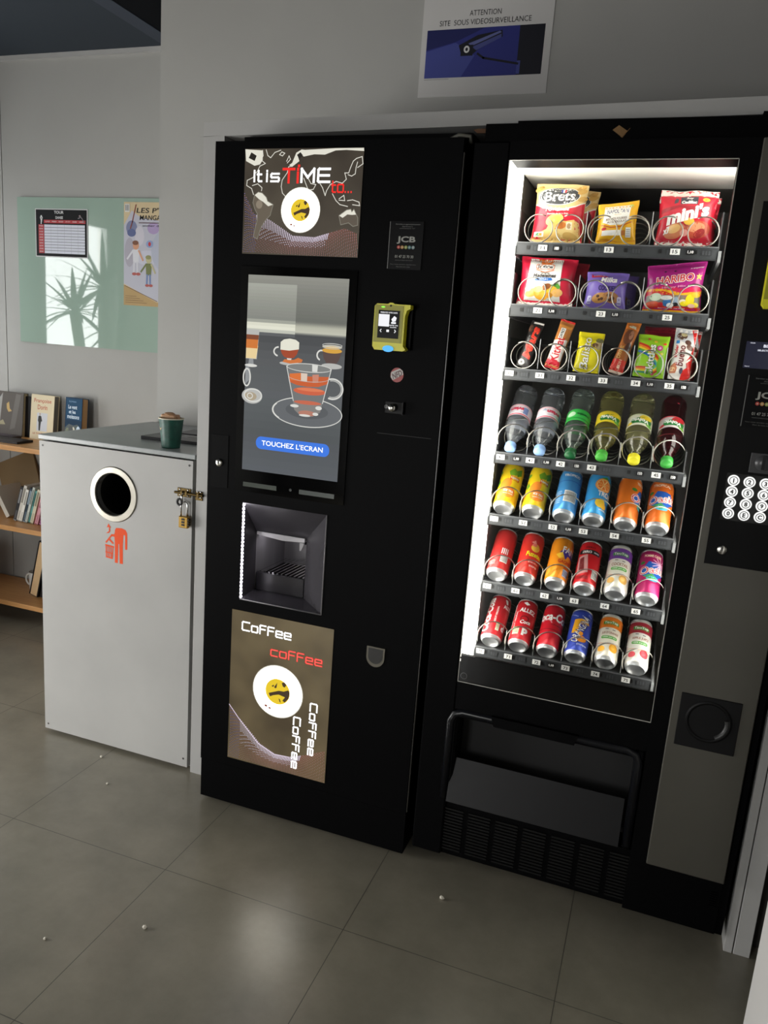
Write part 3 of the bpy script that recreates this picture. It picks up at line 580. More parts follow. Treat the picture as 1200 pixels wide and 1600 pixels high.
ang = sorted(set([2*PI*i/N for i in range(N)]+[math.atan2(q-hz, p-hx) % (2*PI) for p in (x0, x1) for q in (z0, dz1)])); n = len(ang)
vs = [(hx+hr*math.cos(a), BY0, hz+hr*math.sin(a)) for a in ang]+[(edge(a)[0], BY0, edge(a)[1]) for a in ang]
vs += [(p[0], BY0+.018, p[2]) for p in vs]
fs = []
for i in range(n):
    j = (i+1) % n; fs += [(i, n+i, n+j, j), (n+i, 3*n+i, 3*n+j, n+j), (i, j, 2*n+j, 2*n+i), (2*n+i, 2*n+j, 3*n+j, 3*n+i)]
B.add(vs, fs, BIN)
for p, q in ((BX0+.014, dz1-.014), (x1-.012, dz1-.014), (BX0+.014, .03), (x1-.014, .04)): B.lathe([(.0035, BY0-.0008), (.0001, BY0-.001)], mat((60, 58, 56), .4), (p, 0, q), 'y', 10)
door = B.build('door', lc)
MB().lathe([(.0655, BY0+.02), (.0655, BY0-.003), (.068, BY0-.005), (.084, BY0-.004), (.0865, BY0-.001), (.0865, BY0)], noisy('brushed_ring', (158, 154, 144), (178, 174, 164), 18, .45, 3, metal=1.), (hx, 0, hz), 'y', 48).build('hole_rim', door).data.shade_flat()
B = MB().lathe([(.0652, BY0+.001), (.072, BY0+.05), (.11, BY0+.30), (.0001, BY0+.301)], mat((6, 6, 6), .8), (hx, 0, hz), 'y', 40); B.build('dark_funnel', lc)  # near-black closed funnel paints the dark inside of the hole
A = Art(); OR = mat((228, 82, 38), .6, spec=.2); PL = mat((170, 171, 172), .4)
A.poly([(36, 0), (47, 0), (49, 62), (52, 62), (54, 0), (66, 0), (66, 60), (70, 112), (40, 112), (34, 92), (36, 60)], OR); A.poly([(40, 112), (62, 114), (76, 110), (82, 100), (82, 48), (74, 48), (74, 92), (60, 100)], OR); A.poly([(38, 108), (46, 100), (46, 84), (36, 82), (22, 84), (22, 90), (36, 91), (36, 104)], OR)
A.line([(4, 14), (26, 12)], 4, OR); A.line([(4, 14), (3, 52)], 4, OR); A.line([(26, 12), (29, 50)], 4, OR)
for i in range(3): A.line([(10+6*i, 16), (9.5+6*i, 48)], 3, OR)
A.line([(2, 30), (28, 28)], 3, OR); A.line([(2, 52), (30, 50)], 5, OR); A.line([(4, 62), (22, 84)], 5, OR); A.line([(18, 70), (28, 62)], 6, OR)
A.poly([(3, 90), (14, 98), (14, 112), (6, 108), (12, 122), (22, 110), (17, 110), (19, 100), (14, 92)], OR)
B = MB(); A.emit(B, wallmap(-1.5735, BY0, .643)); B.build('litter_pictogram', door)
B = MB().box(-1.312, -1.266, BY0-.003, BY0, .886, .912, DBRASS, .0008); B.box(-1.250, -1.226, BY0-.003, BY0+.001, .882, .908, DBRASS, .0008)
B.lathe([(.004, -1.318), (.004, -1.222)], DBRASS, (0, BY0-.007, .898), 'x', 12)
for p in (-1.303, -1.275, -1.243, -1.232):
    for q in (.891, .907): B.lathe([(.0032, BY0-.003), (.0024, BY0-.0048), (.0001, BY0-.0052)], CHROME, (p, 0, q), 'y', 10)
for q in (-1.296, -1.28, -1.24): B.box(q, q+.006, BY0-.012, BY0-.002, .892, .904, DBRASS)
B.tube([(-1.288, BY0-.010, .898), (-1.288, BY0-.016, .890), (-1.287, BY0-.014, .876)], .003, CHROME); B.build('bolt_latch', lc)
pl = thing('padlock', (-1.280, BY0-.012, .80), 'small brass combination padlock hanging from the latch of the grey cabinet', 'padlock')
MB().box(-1.2955, -1.264, BY0-.020, BY0-.006, .796, .831, BRASS, .002).build('lock_body', pl)
MB().tube([(-1.291, BY0-.013, .830), (-1.291, BY0-.013, .862)]+[(-1.280+.011*math.cos(a), BY0-.013, .862+.011*math.sin(a)) for a in [PI-k*PI/8 for k in range(1, 8)]]+[(-1.269, BY0-.013, .862), (-1.269, BY0-.013, .830)], .0028, CHROME, 8).build('shackle', pl)
for k in range(3):
    B = MB().box(-1.284, -1.2745, BY0-.0215, BY0-.019, .803+k*.0085, .8085+k*.0085, INK); B.box(-1.266, -1.2615, BY0-.019, BY0-.008, .803+k*.0085, .8085+k*.0085, mat((60, 48, 30), .4)); B.build('number_dial', pl)
MB().tube([(-1.296+.008*math.cos(a), BY0-.014, .872+.009*math.sin(a)) for a in [k*PI/8 for k in range(16)]], .0035, INK, 6, True).build('key_ring', pl)
# things lying on the cabinet
cup_ = thing('paper_cup', (-1.386, .178, BZ), 'dark green paper cup with a crumpled brown wrapper on top, on the grey cabinet', 'cup')
GR = noisy('green_print', (14, 62, 52), (26, 84, 70), 60, .45, 4)
c = (-1.386, .178, BZ)
B = MB().lathe([(.0001, .004), (.0255, .004), (.027, 0), (.0272, .003), (.0365, .088)], GR, c, seg=36); B.lathe([(.0350, .088), (.026, .006), (.0001, .006)], mat((230, 224, 206), .6), c, seg=36)
A = Art(); A.poly([(-8, 0), (0, 10), (8, 0), (0, -9)], mat((204, 168, 120), .5)); A.poly([(-8, 1), (-2, 9), (0, 4), (6, 3)], mat((120, 86, 56), .5))
A.emit(B, lambda u, v, h: (c[0]+(.0335+h)*math.sin(-.55+u/.033), c[1]-(.0335+h)*math.cos(-.55+u/.033), BZ+.062+v)); B.build('cup_wall', cup_)
MB().lathe([(.0355, .087), (.038, .087), (.0385, .0885), (.038, .090), (.0355, .0895)], mat((226, 218, 196), .6), c, seg=36).build('rim', cup_)
B = MB(); random.seed(3)
def crumple(B, c, sx, sy, sz, m, seed, n=7, k=12, amp=.25):
    vs = []; rows = n
    for i in range(rows+1):
        t = PI*i/rows
        for j in range(k):
            a = 2*PI*j/k; d = Vector((math.sin(t)*math.cos(a), math.sin(t)*math.sin(a), math.cos(t)))
            q = 1+amp*noise.noise(d*2.3+Vector((seed, seed*2, 0))); vs.append((c[0]+d.x*sx*q, c[1]+d.y*sy*q, c[2]+d.z*sz*q))
    return B.add(vs, [(i*k+j, (i+1)*k+j, (i+1)*k+(j+1) % k, i*k+(j+1) % k) for i in range(rows) for j in range(k)], m)
WR = noisy('kraft_wrapper', (150, 108, 76), (196, 156, 118), 40, .6, 4)
B = MB(); B.box(c[0]-.028, c[0]+.022, c[1]-.014, c[1]+.016, BZ+.084, BZ+.100, WR, .003); crumple(B, (c[0]-.006, c[1], BZ+.100), .018, .014, .006, WR, 5); B.box(c[0]-.031, c[0]-.022, c[1]-.010, c[1]+.010, BZ+.086, BZ+.098, mat((222, 190, 150), .6), .002); B.build('crumpled_wrapper', cup_)
def flyer(x, y, w, l, z, rot, cols, label, name='flyer', grp=None):
    A = Art(); A.rect(0, 0, w*1000, l*1000, mat(cols[0], .35))
    r = random.Random(label)
    for i in range(7):
        a, b = r.uniform(.05, .6)*w*1000, r.uniform(.05, .8)*l*1000; A.rect(a, b, a+r.uniform(.1, .35)*w*1000, b+r.uniform(.03, .15)*l*1000, mat(cols[1+i % (len(cols)-1)], .35))
    co, si = math.cos(rot), math.sin(rot); f = lambda u, v, h: (x+co*u-si*v, y+si*u+co*v, z+.010+h)
    B = MB(); P = [(0, 0), (w, 0), (w, l), (0, l)]; B.prism([f(*p, 0)[:2] for p in P], mat(cols[0], .35), z, z+.010, 'z'); A.emit(B, f)
    return tag(B.build(name, at=(x, y, z)), label, 'flyer', grp)
flyer(-1.56, .265, .27, .13, BZ+.0002, .05, [(40, 38, 42), (90, 88, 92), (150, 148, 150), (34, 33, 36)], 'dark grey flyer lying on the grey cabinet just behind the green cup')
flyer(-1.53, .42, .26, .12, BZ+.0002, .12, [(52, 50, 56), (120, 120, 126), (40, 38, 42), (180, 180, 184)], 'grey printed flyer on the cabinet top, second one behind the cup')
flyer(-1.42, .55, .16, .10, BZ+.0002, -.1, [(186, 186, 190), (90, 88, 92), (30, 30, 32), (210, 210, 214)], 'pale flyer with a black edge at the back of the cabinet top')

# ================================================================== bookshelf behind the cabinet
bs = thing('bookshelf', (-2.6, .95, 0), 'low oak bookshelf with three shelves standing against the far wall', 'bookshelf')
for z in (.820, .458, .104): MB().box(-3.25, -1.84, .800, 1.085, z-.022, z, OAK, .001).build('shelf', bs)
for x in (-3.27, -1.84): MB().box(x, x+.02, .800, 1.085, 0, .82, OAK).build('side_panel', bs)
def book(name, at, w, h, t, rot, cols, label, art=None, cat='book', group=None, pages=(204, 192, 164)):
    """origin: lower edge of the front cover, cover faces -y before turning; rot = (lean back, yaw, roll sideways)"""
    th = thing(name, at, label, cat, group); cov = mat(cols, .55, spec=.3); pg = noisy('page_block', tuple(v-14 for v in pages), pages, 90, .7, 3, (1, 30, 1))
    ORIGIN[th.name] = (0, 0, 0)
    B = MB().box(-w/2, w/2, 0, .002, 0, h, cov).box(-w/2, w/2, t-.002, t, 0, h, cov).box(-w/2, -w/2+.002, .002, t-.002, 0, h, cov)
    if art: art.emit(B, lambda u, v, hh: (-w/2+u, -hh, v))
    B.build('cover', th); MB().box(-w/2+.002, w/2-.003, .002, t-.002, .003, h-.003, pg).build('pages', th)
    th.rotation_mode = 'ZYX'; th.rotation_euler = (rot[0], rot[2], rot[1]); return th
A = Art(); A.poly([(4, 4), (150, 4), (150, 205), (4, 205)], mat((70, 60, 50), .4)); A.poly([(6, 150), (40, 200), (30, 60), (8, 20)], mat((150, 148, 142), .3)); A.poly([(84, 30), (110, 200), (136, 196), (112, 40)], mat((96, 90, 82), .4)); A.poly([(62, 150), (74, 160), (80, 128), (92, 118), (74, 112), (64, 128)], mat((190, 152, 66), .3)); A.poly([(20, 60), (46, 74), (60, 52), (30, 50)], mat((150, 140, 100), .3)); A.rect(4, 18, 24, 34, mat((222, 206, 170), .3))  # pale grey polygon at the left paints the cover's silver reflection
book('hardback_book', (-2.876, 1.02, .82), .152, .206, .030, (-.10, .12, 0), (72, 64, 54), 'glossy dark brown hardback on the top shelf, a silver reflection painted on its cover', A)
A = Art(); O = mat((186, 92, 52), .4); A.rect(0, 0, 128, 205, mat((222, 206, 170), .4)); A.text('Françoise', 64, 178, 96, 22, O, .02); A.text('Dorin', 64, 150, 54, 22, O, .02); A.rect(36, 40, 94, 124, mat((204, 206, 212), .4))
A.poly([(44, 108), (52, 112), (60, 108), (66, 86), (60, 84), (58, 70), (56, 42), (48, 42), (46, 80), (42, 88)], INK); A.ell(52, 118, 4, 5, mat((180, 150, 130))); A.text('LE TOURNANT', 64, 28, 96, 8, O, .02)
book('paperback_book', (-2.690, 1.03, .82), .128, .207, .034, (-.10, .04, 0), (222, 206, 170), 'cream paperback with orange lettering and a small figure on the top shelf', A, pages=(150, 144, 134))
A = Art(); A.rect(0, 0, 118, 210, mat((14, 48, 74), .6, spec=.2)); A.rect(6, 110, 116, 205, mat((18, 66, 98), .6, spec=.2)); A.poly([(0, 0), (118, 0), (118, 70), (90, 92), (60, 84), (30, 90), (0, 70)], mat((46, 60, 58), .4))
for q in ((20, 46, 16, 26, (96, 104, 74)), (62, 52, 12, 26, (206, 200, 180)), (96, 62, 14, 22, (190, 206, 220)), (44, 64, 16, 18, (40, 44, 40)), (84, 40, 12, 22, (150, 146, 130)), (106, 44, 8, 18, (36, 40, 46))): A.ell(*q[:4], mat(q[4], .4))
LB = mat((200, 218, 230), .4); A.text('Le vent', 52, 168, 62, 18, LB, .02); A.text('et les', 50, 146, 48, 16, LB, .02); A.text('moissons', 58, 124, 84, 18, LB, .02); A.text('ROMAN', 50, 192, 50, 7, mat((120, 160, 190)))
book('paperback_book', (-2.510, 1.03, .82), .118, .210, .034, (-.08, -.22, 0), (20, 60, 88), 'blue paperback with pale lettering, rightmost of the books standing on the top shelf', A, pages=(190, 150, 104))
book('notebook', (-2.79, 1.052, .82), .19, .19, .02, (-.06, 0, 0), (22, 20, 22), 'black notebook standing behind the cream paperback against the wall', None, 'notebook')
flyer(-2.95, .83, .30, .10, .8202, .06, [(34, 32, 34), (80, 76, 78), (22, 21, 24), (118, 116, 118)], 'black plastic-wrapped magazine lying on the front edge of the top shelf', 'magazine')
flyer(-3.02, .93, .24, .08, .8202, -.03, [(44, 34, 44), (110, 96, 110), (140, 130, 140), (30, 24, 30)], 'dark purple magazine lying below the glossy brown hardback', 'magazine')
random.seed(11)
spines = [((44, 44, 46), .016, 'black disc case, leftmost of the leaning row on the middle shelf'), ((206, 202, 192), .016, 'white disc case next to the black one on the middle shelf'), ((226, 224, 216), .014, 'thin cream disc case, third in the leaning row on the middle shelf'), ((40, 56, 68), .016, 'dark blue disc case in the leaning row on the middle shelf'), ((190, 196, 188), .012, 'slim pale green disc case in the leaning row on the middle shelf'),
          ((96, 158, 154), .014, 'teal disc case in the leaning row on the middle shelf'), ((206, 200, 176), .016, 'beige disc case between the teal and red ones on the middle shelf'), ((150, 62, 66), .008, 'thin dark red disc case in the row on the middle shelf'), ((206, 150, 160), .016, 'pink disc case beside the grey cabinet edge on the middle shelf'), ((120, 50, 96), .014, 'purple disc case at the right end of the middle shelf row')]
x = -2.722
for i, (c, t_, lab) in enumerate(spines):
    h = .168+.010*math.sin(i*2.1); A = Art(); A.rect(0, 0, t_*1000, h*1000, mat(c, .4)); k = tuple(max(0, v-70) if sum(c) > 300 else v+90 for v in c)
    A.rect(t_*200, h*520, t_*800, h*930, mat(k, .4)); A.rect(t_*250, h*60, t_*750, h*300, mat(tuple((v+u)//2 for v, u in zip(c, k)), .4)); A.rect(0, 0, t_*1000, h*30, mat(k, .4))
    B = MB().box(0, t_, 0, .125, 0, h, mat(c, .35)); A.emit(B, lambda u, v, hh: (u, -hh, v)); o = B.build('disc_case'); o.location = (x, .885+.004*math.sin(i*3), .4585+t_*math.sin(.30)); o.rotation_euler = (0, .30, 0); tag(o, lab, 'disc case', 'disc cases leaning on the middle shelf'); x += (t_+.0012)/math.cos(.30)
b = book('cardboard_folder', (-2.90, .985, .4585), .21, .235, .014, (-.18, .05, -.36), (120, 98, 66), 'brown cardboard folder leaning over on the middle shelf', None, 'folder', pages=(150, 124, 88))
b.rotation_euler = (-.22, -.45, .05); b.location = (-2.795, 1.03, .4595+.105*math.sin(.45))
B = MB().box(0, .022, 0, .15, 0, .15, mat((214, 208, 196), .5)); o = B.build('paperback_book'); o.location = (-2.782, .905, .459); o.rotation_euler = (0, -.55, 0); tag(o, 'white book leaning against the brown folder on the middle shelf', 'book')
b = MB().box(0, .05, .0, .19, 0, .27, mat((20, 19, 20), .4)); b.box(.008, .044, -.001, .001, .003, .267, noisy('cut_pages', (206, 172, 128), (224, 190, 146), 80, .7, 3, (40, 1, 1)))
o = b.build('hardback_book'); o.location = (-2.655, .90, .1045+.05*math.sin(.24)); o.rotation_euler = (0, .24, 0); tag(o, 'thick black hardback with tan pages leaning on the lowest shelf', 'book')
b = MB().box(0, .03, 0, .16, 0, .20, mat((24, 22, 24), .5)); o = b.build('hardback_book'); o.location = (-2.592, .90, .1045+.03*math.sin(.22)); o.rotation_euler = (0, .22, 0); tag(o, 'second black hardback on the lowest shelf, mostly hidden by the grey cabinet', 'book')
m_ = thing('china_mug', (-2.72, 1.0, .104), 'white china mug behind the black hardback on the lowest shelf', 'mug')
MB().lathe([(.0001, .003), (.03, .003), (.035, 0), (.036, .004), (.038, .085), (.0355, .085), (.033, .006), (.0001, .006)], mat((218, 214, 206), .2), (-2.70, 1.0, .1042)).build('mug_body', m_)
MB().tube([(-2.736-.026*math.sin(a), 1.0-.006, .146+.028*math.cos(a)) for a in [k*PI/9 for k in range(10)]], .005, mat((218, 214, 206), .2)).build('handle', m_)
for i, (x, y, s, lab) in enumerate(((-.358, -.106, .006, 'tiny white pellet on the dark floor in front of the machines'), (-.966, -.50, .006, 'small pale crumb on the floor tile left of the bright reflection'), (-1.547, .055, .005, 'pale crumb on the floor at the foot of the grey cabinet'), (-1.43, -.06, .004, 'tiny crumb on the floor a little before the grey cabinet'), (-1.145, -.62, .004, 'smallest crumb on the lower left floor tile'))):
    B = MB(); crumple(B, (x, y, s*.72), s, s*.8, s*.7, mat((214, 208, 194), .7), i+1.7, 5, 8, .5); tag(B.build('crumb', at=(x, y, 0)), lab, 'crumb', 'crumbs on the floor')

# ------------------------------------------------------------------ yucca by the left window (seen mirrored in the glass board)
yu = thing('yucca_plant', (-2.98, .40, 0), 'tall spiky yucca in a pot by the window, seen mirrored in the glass board', 'plant')
MB().lathe([(.0001, .01), (.15, .01), (.19, .34), (.20, .36), (.18, .36), (.175, .32), (.0001, .32)], mat((120, 84, 66), .6), (-2.98, .40, 0)).build('pot', yu)
BK = noisy('bark', (96, 80, 62), (130, 112, 90), 30, .8, 5); LF = noisy('yucca_green', (48, 74, 42), (70, 98, 56), 6, .5, 3)
crowns = [((-2.98, .36, 1.56), 28, .36), ((-3.02, .54, 1.42), 24, .30), ((-2.92, .28, 1.36), 22, .30)]
for (c, n, L) in crowns:
    MB().tube([(-2.98, .40, .30), ((-2.98+c[0])/2+.01, (.40+c[1])/2, .9), c], .028, BK, 8).build('trunk', yu)
random.seed(5)
for (c, n, L) in crowns:
    for i in range(n):
        az = i*2.39996; el = 1.25-1.75*i/n; l = L*random.uniform(.85, 1.1); d = Vector((math.cos(az)*math.cos(el), math.sin(az)*math.cos(el), math.sin(el))); sd = Vector((-math.sin(az), math.cos(az), 0)); vs = []
        for k in range(6):
            t = k/5; p = Vector(c)+d*l*t+Vector((0, 0, -.16*t*t*math.cos(el)*l/.5)); wd = .019*(1-t)**.7*(.55+1.2*min(t*2, .5)); vs += [p-sd*wd, p+Vector((0, 0, -.006*(1-t))), p+sd*wd]
        fs = [(k*3+j, k*3+j+1, k*3+j+4, k*3+j+3) for k in range(5) for j in range(2)]; MB().add(vs, fs, LF, True).build('leaf', yu)

# ================================================================== snack and drinks vending machine
vm = thing('vending_machine', (-.09, .35, 0), 'wide black snack and drinks vending machine with a brightly lit glass front', 'vending machine')
# cabinet: hollow box with a dark inside
B = MB(); B.box(-.476, -.402, .083, .690, .02, 1.880, BLACK2); B.box(.1085, .303, .083, .690, .02, 1.893, BLACK2); B.box(-.402, .1085, .083, .690, 1.80, 1.885, BLACK2); B.box(-.402, .1085, .083, .690, .02, .50, BLACK2)
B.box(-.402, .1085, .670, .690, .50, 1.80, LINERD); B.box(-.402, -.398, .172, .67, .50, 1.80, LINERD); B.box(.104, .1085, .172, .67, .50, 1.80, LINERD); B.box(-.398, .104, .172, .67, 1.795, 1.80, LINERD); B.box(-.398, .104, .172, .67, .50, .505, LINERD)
B.build('cabinet', vm)
# light panels inside the door opening
LP = mat((255, 250, 238), .5, emit=10.5); LPS = mat((255, 250, 238), .5, emit=9.5)
MB().box(-.3985, -.3935, .012, .170, .560, 1.790, LP).build('light_panel', vm)
MB().box(.0980, .1030, .012, .170, .560, 1.790, LPS).build('light_panel', vm)
B = MB().box(-.3935, .098, .012, .085, 1.790, 1.795, mat((255, 250, 238), .5, emit=18.)); B.build('light_panel', vm)
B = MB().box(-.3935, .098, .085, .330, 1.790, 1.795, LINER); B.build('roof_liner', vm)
B = MB()
for i in range(96):
    z = .60+i*.01235; B.box(-.3965, -.3937, .002, .006, z, z+.0062, mat((255, 248, 230), .3, emit=2.0))
B.build('led_strip', vm)
# door
B = MB()
B.box(-.478, -.3965, 0, .080, .046, 1.822, BLACK, .004); B.box(.0730, .1085, 0, .080, .046, 1.822, BLACK); B.box(-.3965, .0730, 0, .080, 1.7835, 1.822, BLACK)
B.box(-.3965, .0730, .002, .080, .470, .545, BLACK2)
B.box(.1085, .1115, 0, .080, .190, 1.822, BLACK); B.box(.2860, .3030, .004, .080, .046, 1.822, BLACK); B.box(.1085, .2860, .0, .080, .046, .188, BLACK2)
for x in (.262,):
    for k in range(7): B.box(x, x+.016, -.003, 0, .118+k*.006, .121+k*.006, BLACK2)
vd = B.build('door', vm)
MB().box(.1115, .2860, -.010, .080, .188, 1.820, GREYP, .002).build('front_panel', vd)
# glass with its black printed lower band and bright edge
MB().box(-.3962, .0728, .0035, .0075, .545, 1.7833, SHOPGLASS).build('pane', vm)
B = MB().box(-.3962, .0728, .0028, .0034, .5460, .6180, mat((10, 10, 11), .12)); B.box(-.3962, .0728, .0078, .012, .546, .618, BLACK2)
B.lathe([(.0075, .0026), (.0085, .0026), (.0085, .0028), (.0075, .0028)], mat((110, 110, 110), .4), (-.382, 0, .562), 'y', 20); B.build('printed_band', vm)
B = MB()
GE = mat((176, 174, 166), .25)
for q in ((-.3966, -.3952, .5450, 1.7835), (.0718, .0732, .5450, 1.7835)): B.box(q[0], q[1], .0015, .0032, q[2], q[3], GE)
for q in ((.5445, .5462), (1.7822, 1.7838)): B.box(-.3966, .0732, .0015, .0032, q[0], q[1], GE)
B.build('glass_edge', vm)
# delivery bay: padded frame, dark hollow and flap
B = MB().box(-.430, -.386, .004, .08, .200, .470, BLACK2, .006); B.box(.050, .0730, .004, .08, .200, .470, BLACK2, .006); B.box(-.386, .050, .004, .08, .448, .470, BLACK2)
B.box(-.386, .050, .078, .0825, .20, .45, MATTE)
R = [(-.405, .006, .215), (-.405, .006, .435), (-.395, .006, .455), (-.375, .006, .462), (.03, .006, .462), (.052, .006, .455), (.06, .006, .435), (.06, .006, .215)]
B.tube(R, .011, mat((12, 13, 17), .3, spec=.4), 10); B.build('bay_frame', vd)
B = MB().prism([(-.300, .474), (-.085, .474), (-.092, .448), (-.292, .448)], BLACK2, -.008, .004); B.box(-.295, -.09, -.007, -.0055, .4475, .4515, mat((40, 40, 44), .3)); B.build('pull_lip', vd)
B = MB(); V = [(-.394, -.010, .212), (.042, -.010, .212), (.042, .022, .325), (-.394, .022, .325)]
B.add(V+[(p[0], p[1]+.004, p[2]) for p in V], [(0, 1, 2, 3), (7, 6, 5, 4), (0, 4, 5, 1), (1, 5, 6, 2), (2, 6, 7, 3), (3, 7, 4, 0)], mat((12, 12, 14), .45, spec=.25)); B.build('delivery_flap', vd)
B = MB().box(-.470, .1085, .012, .080, .046, .200, BLACK2)
for c_ in range(7):
    x = -.405+c_*.072
    for k in range(14): B.box(x, x+.058, .007, .012, .062+k*.009, .0665+k*.009, mat((13, 13, 13), .45, spec=.3))
B.build('base_grille', vm)
for x in (-.44, .26): MB().lathe([(.02, 0), (.02, .03), (.008, .03), (.008, .05)], BLACK2, (x, .12, 0)).build('foot', vm); MB().lathe([(.02, 0), (.02, .03), (.008, .03), (.008, .05)], BLACK2, (x, .62, 0)).build('foot', vm)
# selection panel
sp = MB().box(.1290, .2740, -.0115, -.0098, .948, 1.700, mat((7, 7, 8), .4, spec=.15)).build('selection_panel', vm)
card_reader(.155, 1.492, sp)
A = Art(); A.rect(0, 0, 116, 54, mat((28, 30, 48), .2, emit=.9)); e = mat((236, 238, 250), .3, emit=1.0)
A.text('10:24', 12, 51, 9, 2.2, e, .02); A.text('12,4 C', 8, 3.4, 9, 2.2, e, .02); A.text('BIENVENUE', 58, 46, 50, 6, e, .03); A.text('SELECTIONNEZ UN PRODUIT', 62, 37, 78, 3.4, e, .02)
B = MB().box(.141, .257, -.0122, -.0115, 1.373, 1.427, INK); A.emit(B, wallmap(.141, -.0122, 1.373), step=1e-5); B.build('display', sp)
B = info_plate(.155, 1.252); B.v = [(p[0], p[1]-.0116, p[2]) for p in B.v]; B.build('info_plate', sp)
B = MB().box(.186, .236, -.013, -.0115, 1.158, 1.200, mat((54, 54, 56), .35), .0005); B.lathe([(.017, -.013), (.017, -.0145), (.0001, -.0145)], mat((66, 66, 68), .3), (.212, 0, 1.180), 'y', 24); B.box(.209, .215, -.0148, -.0145, 1.166, 1.194, MATTE); B.build('coin_slot', sp)
KEYS = ['123', '456', '789', '0EC']
KW = mat((255, 255, 252), .4, emit=1.05); KD = mat((20, 20, 20), .5)
B = MB().box(.146, .244, -.0122, -.0115, 1.050, 1.152, mat((16, 16, 16), .3)); B.build('keypad_plate', sp)
for r_, row in enumerate(KEYS):
    for c_, ch in enumerate(row):
        x, z = .1605+c_*.0312, 1.137-r_*.0240
        B = MB().lathe([(.0001, -.0150), (.0108, -.0150), (.0118, -.0142), (.0118, -.0120)], KW, (x, 0, z), 'y', 24); A = Art(); A.ring(0, 0, 8.8, 8.8, 1.5, KD, 24); A.text(ch, 0, 0, None, 9.5, KD, .045); A.emit(B, wallmap(x, -.0150, z), base=.0001, step=1e-5); B.build('key', sp)
B = MB().lathe([(.0001, -.0150), (.0085, -.0150), (.0105, -.0135), (.0105, -.0115)], STEEL, (.161, 0, .983), 'y', 20); B.box(.160, .162, -.0156, -.015, .982, .990, INK); B.build('lock', sp)
# coin return cup
B = MB().box(.128, .2565, -.0125, -.0098, .512, .641, mat((16, 16, 17), .5, spec=.2), .0008); B.lathe([(.050, -.0128), (.046, -.0155), (.042, -.0128), (.036, -.006), (.0001, -.004)], mat((11, 11, 12), .4, spec=.2), (.193, 0, .582), 'y', 40); B.lathe([(.047, -.013), (.043, -.0185), (.036, -.0165), (.034, -.013)], mat((40, 40, 40), .4), (.193, 0, .582), 'y', 16, 5.2, 6.6); B.build('coin_return', vm)

# ------------------------------------------------------------------ trays with coils, dividers and price tags
RAIL = {1: 1.619, 2: 1.4735, 3: 1.319, 4: 1.107, 5: .945, 6: .762, 7: .578}       # height of the tag centre on each tray's rail
def floor_of(r): return RAIL[r]+.013
YF = .150
def coil_mesh(r, turns=5.2, pitch=.075, flat=.7, a0=-.5):
    pts = []; n = 22
    for i in range(int(turns*n)+1):
        a = 2*PI*i/n+a0; f = i/n; y = .0 if f < flat else (f-flat)*pitch
        pts.append((r*math.sin(a), y, r*math.cos(a)*1.0))
    return MB().tube(pts, .0016, WIRE, 6)
coil_small = coil_mesh(.0325).build('coil'); coil_big = coil_mesh(.0365, 4.6, .088, 0., -2.0).build('coil')
TAGTXT = {1: [('11', -.326), ('13', -.172), ('15', -.026)], 2: [('21', -.3215), ('23', -.172), ('25', -.0225)]}
for r_ in range(3, 8): TAGTXT[r_] = [('%d%d' % (r_, k), -.3745+.0757*k) for k in range(6)]
TAGTXT[4] = [t_ for t_ in TAGTXT[4] if t_[0] != '44']
PRICE = {1: [('180', -.2925), ('1,10', .007)], 2: [('1,10', -.288), ('1,10', -.139)], 3: [('1,10', -.039), ('150', .036)], 4: [('1,10', -.334), ('1,10', -.258), ('150', -.183), ('150', -.033), ('150', .043)], 5: [('1,10', -.184)], 6: [('1,10', -.184)], 7: [('1,10', -.184)]}
TAGM = mat((236, 236, 234), .5); CLEAR = pane_material('divider_plastic', (.80, .82, .84), 1.5, 1.0)
coils = {}
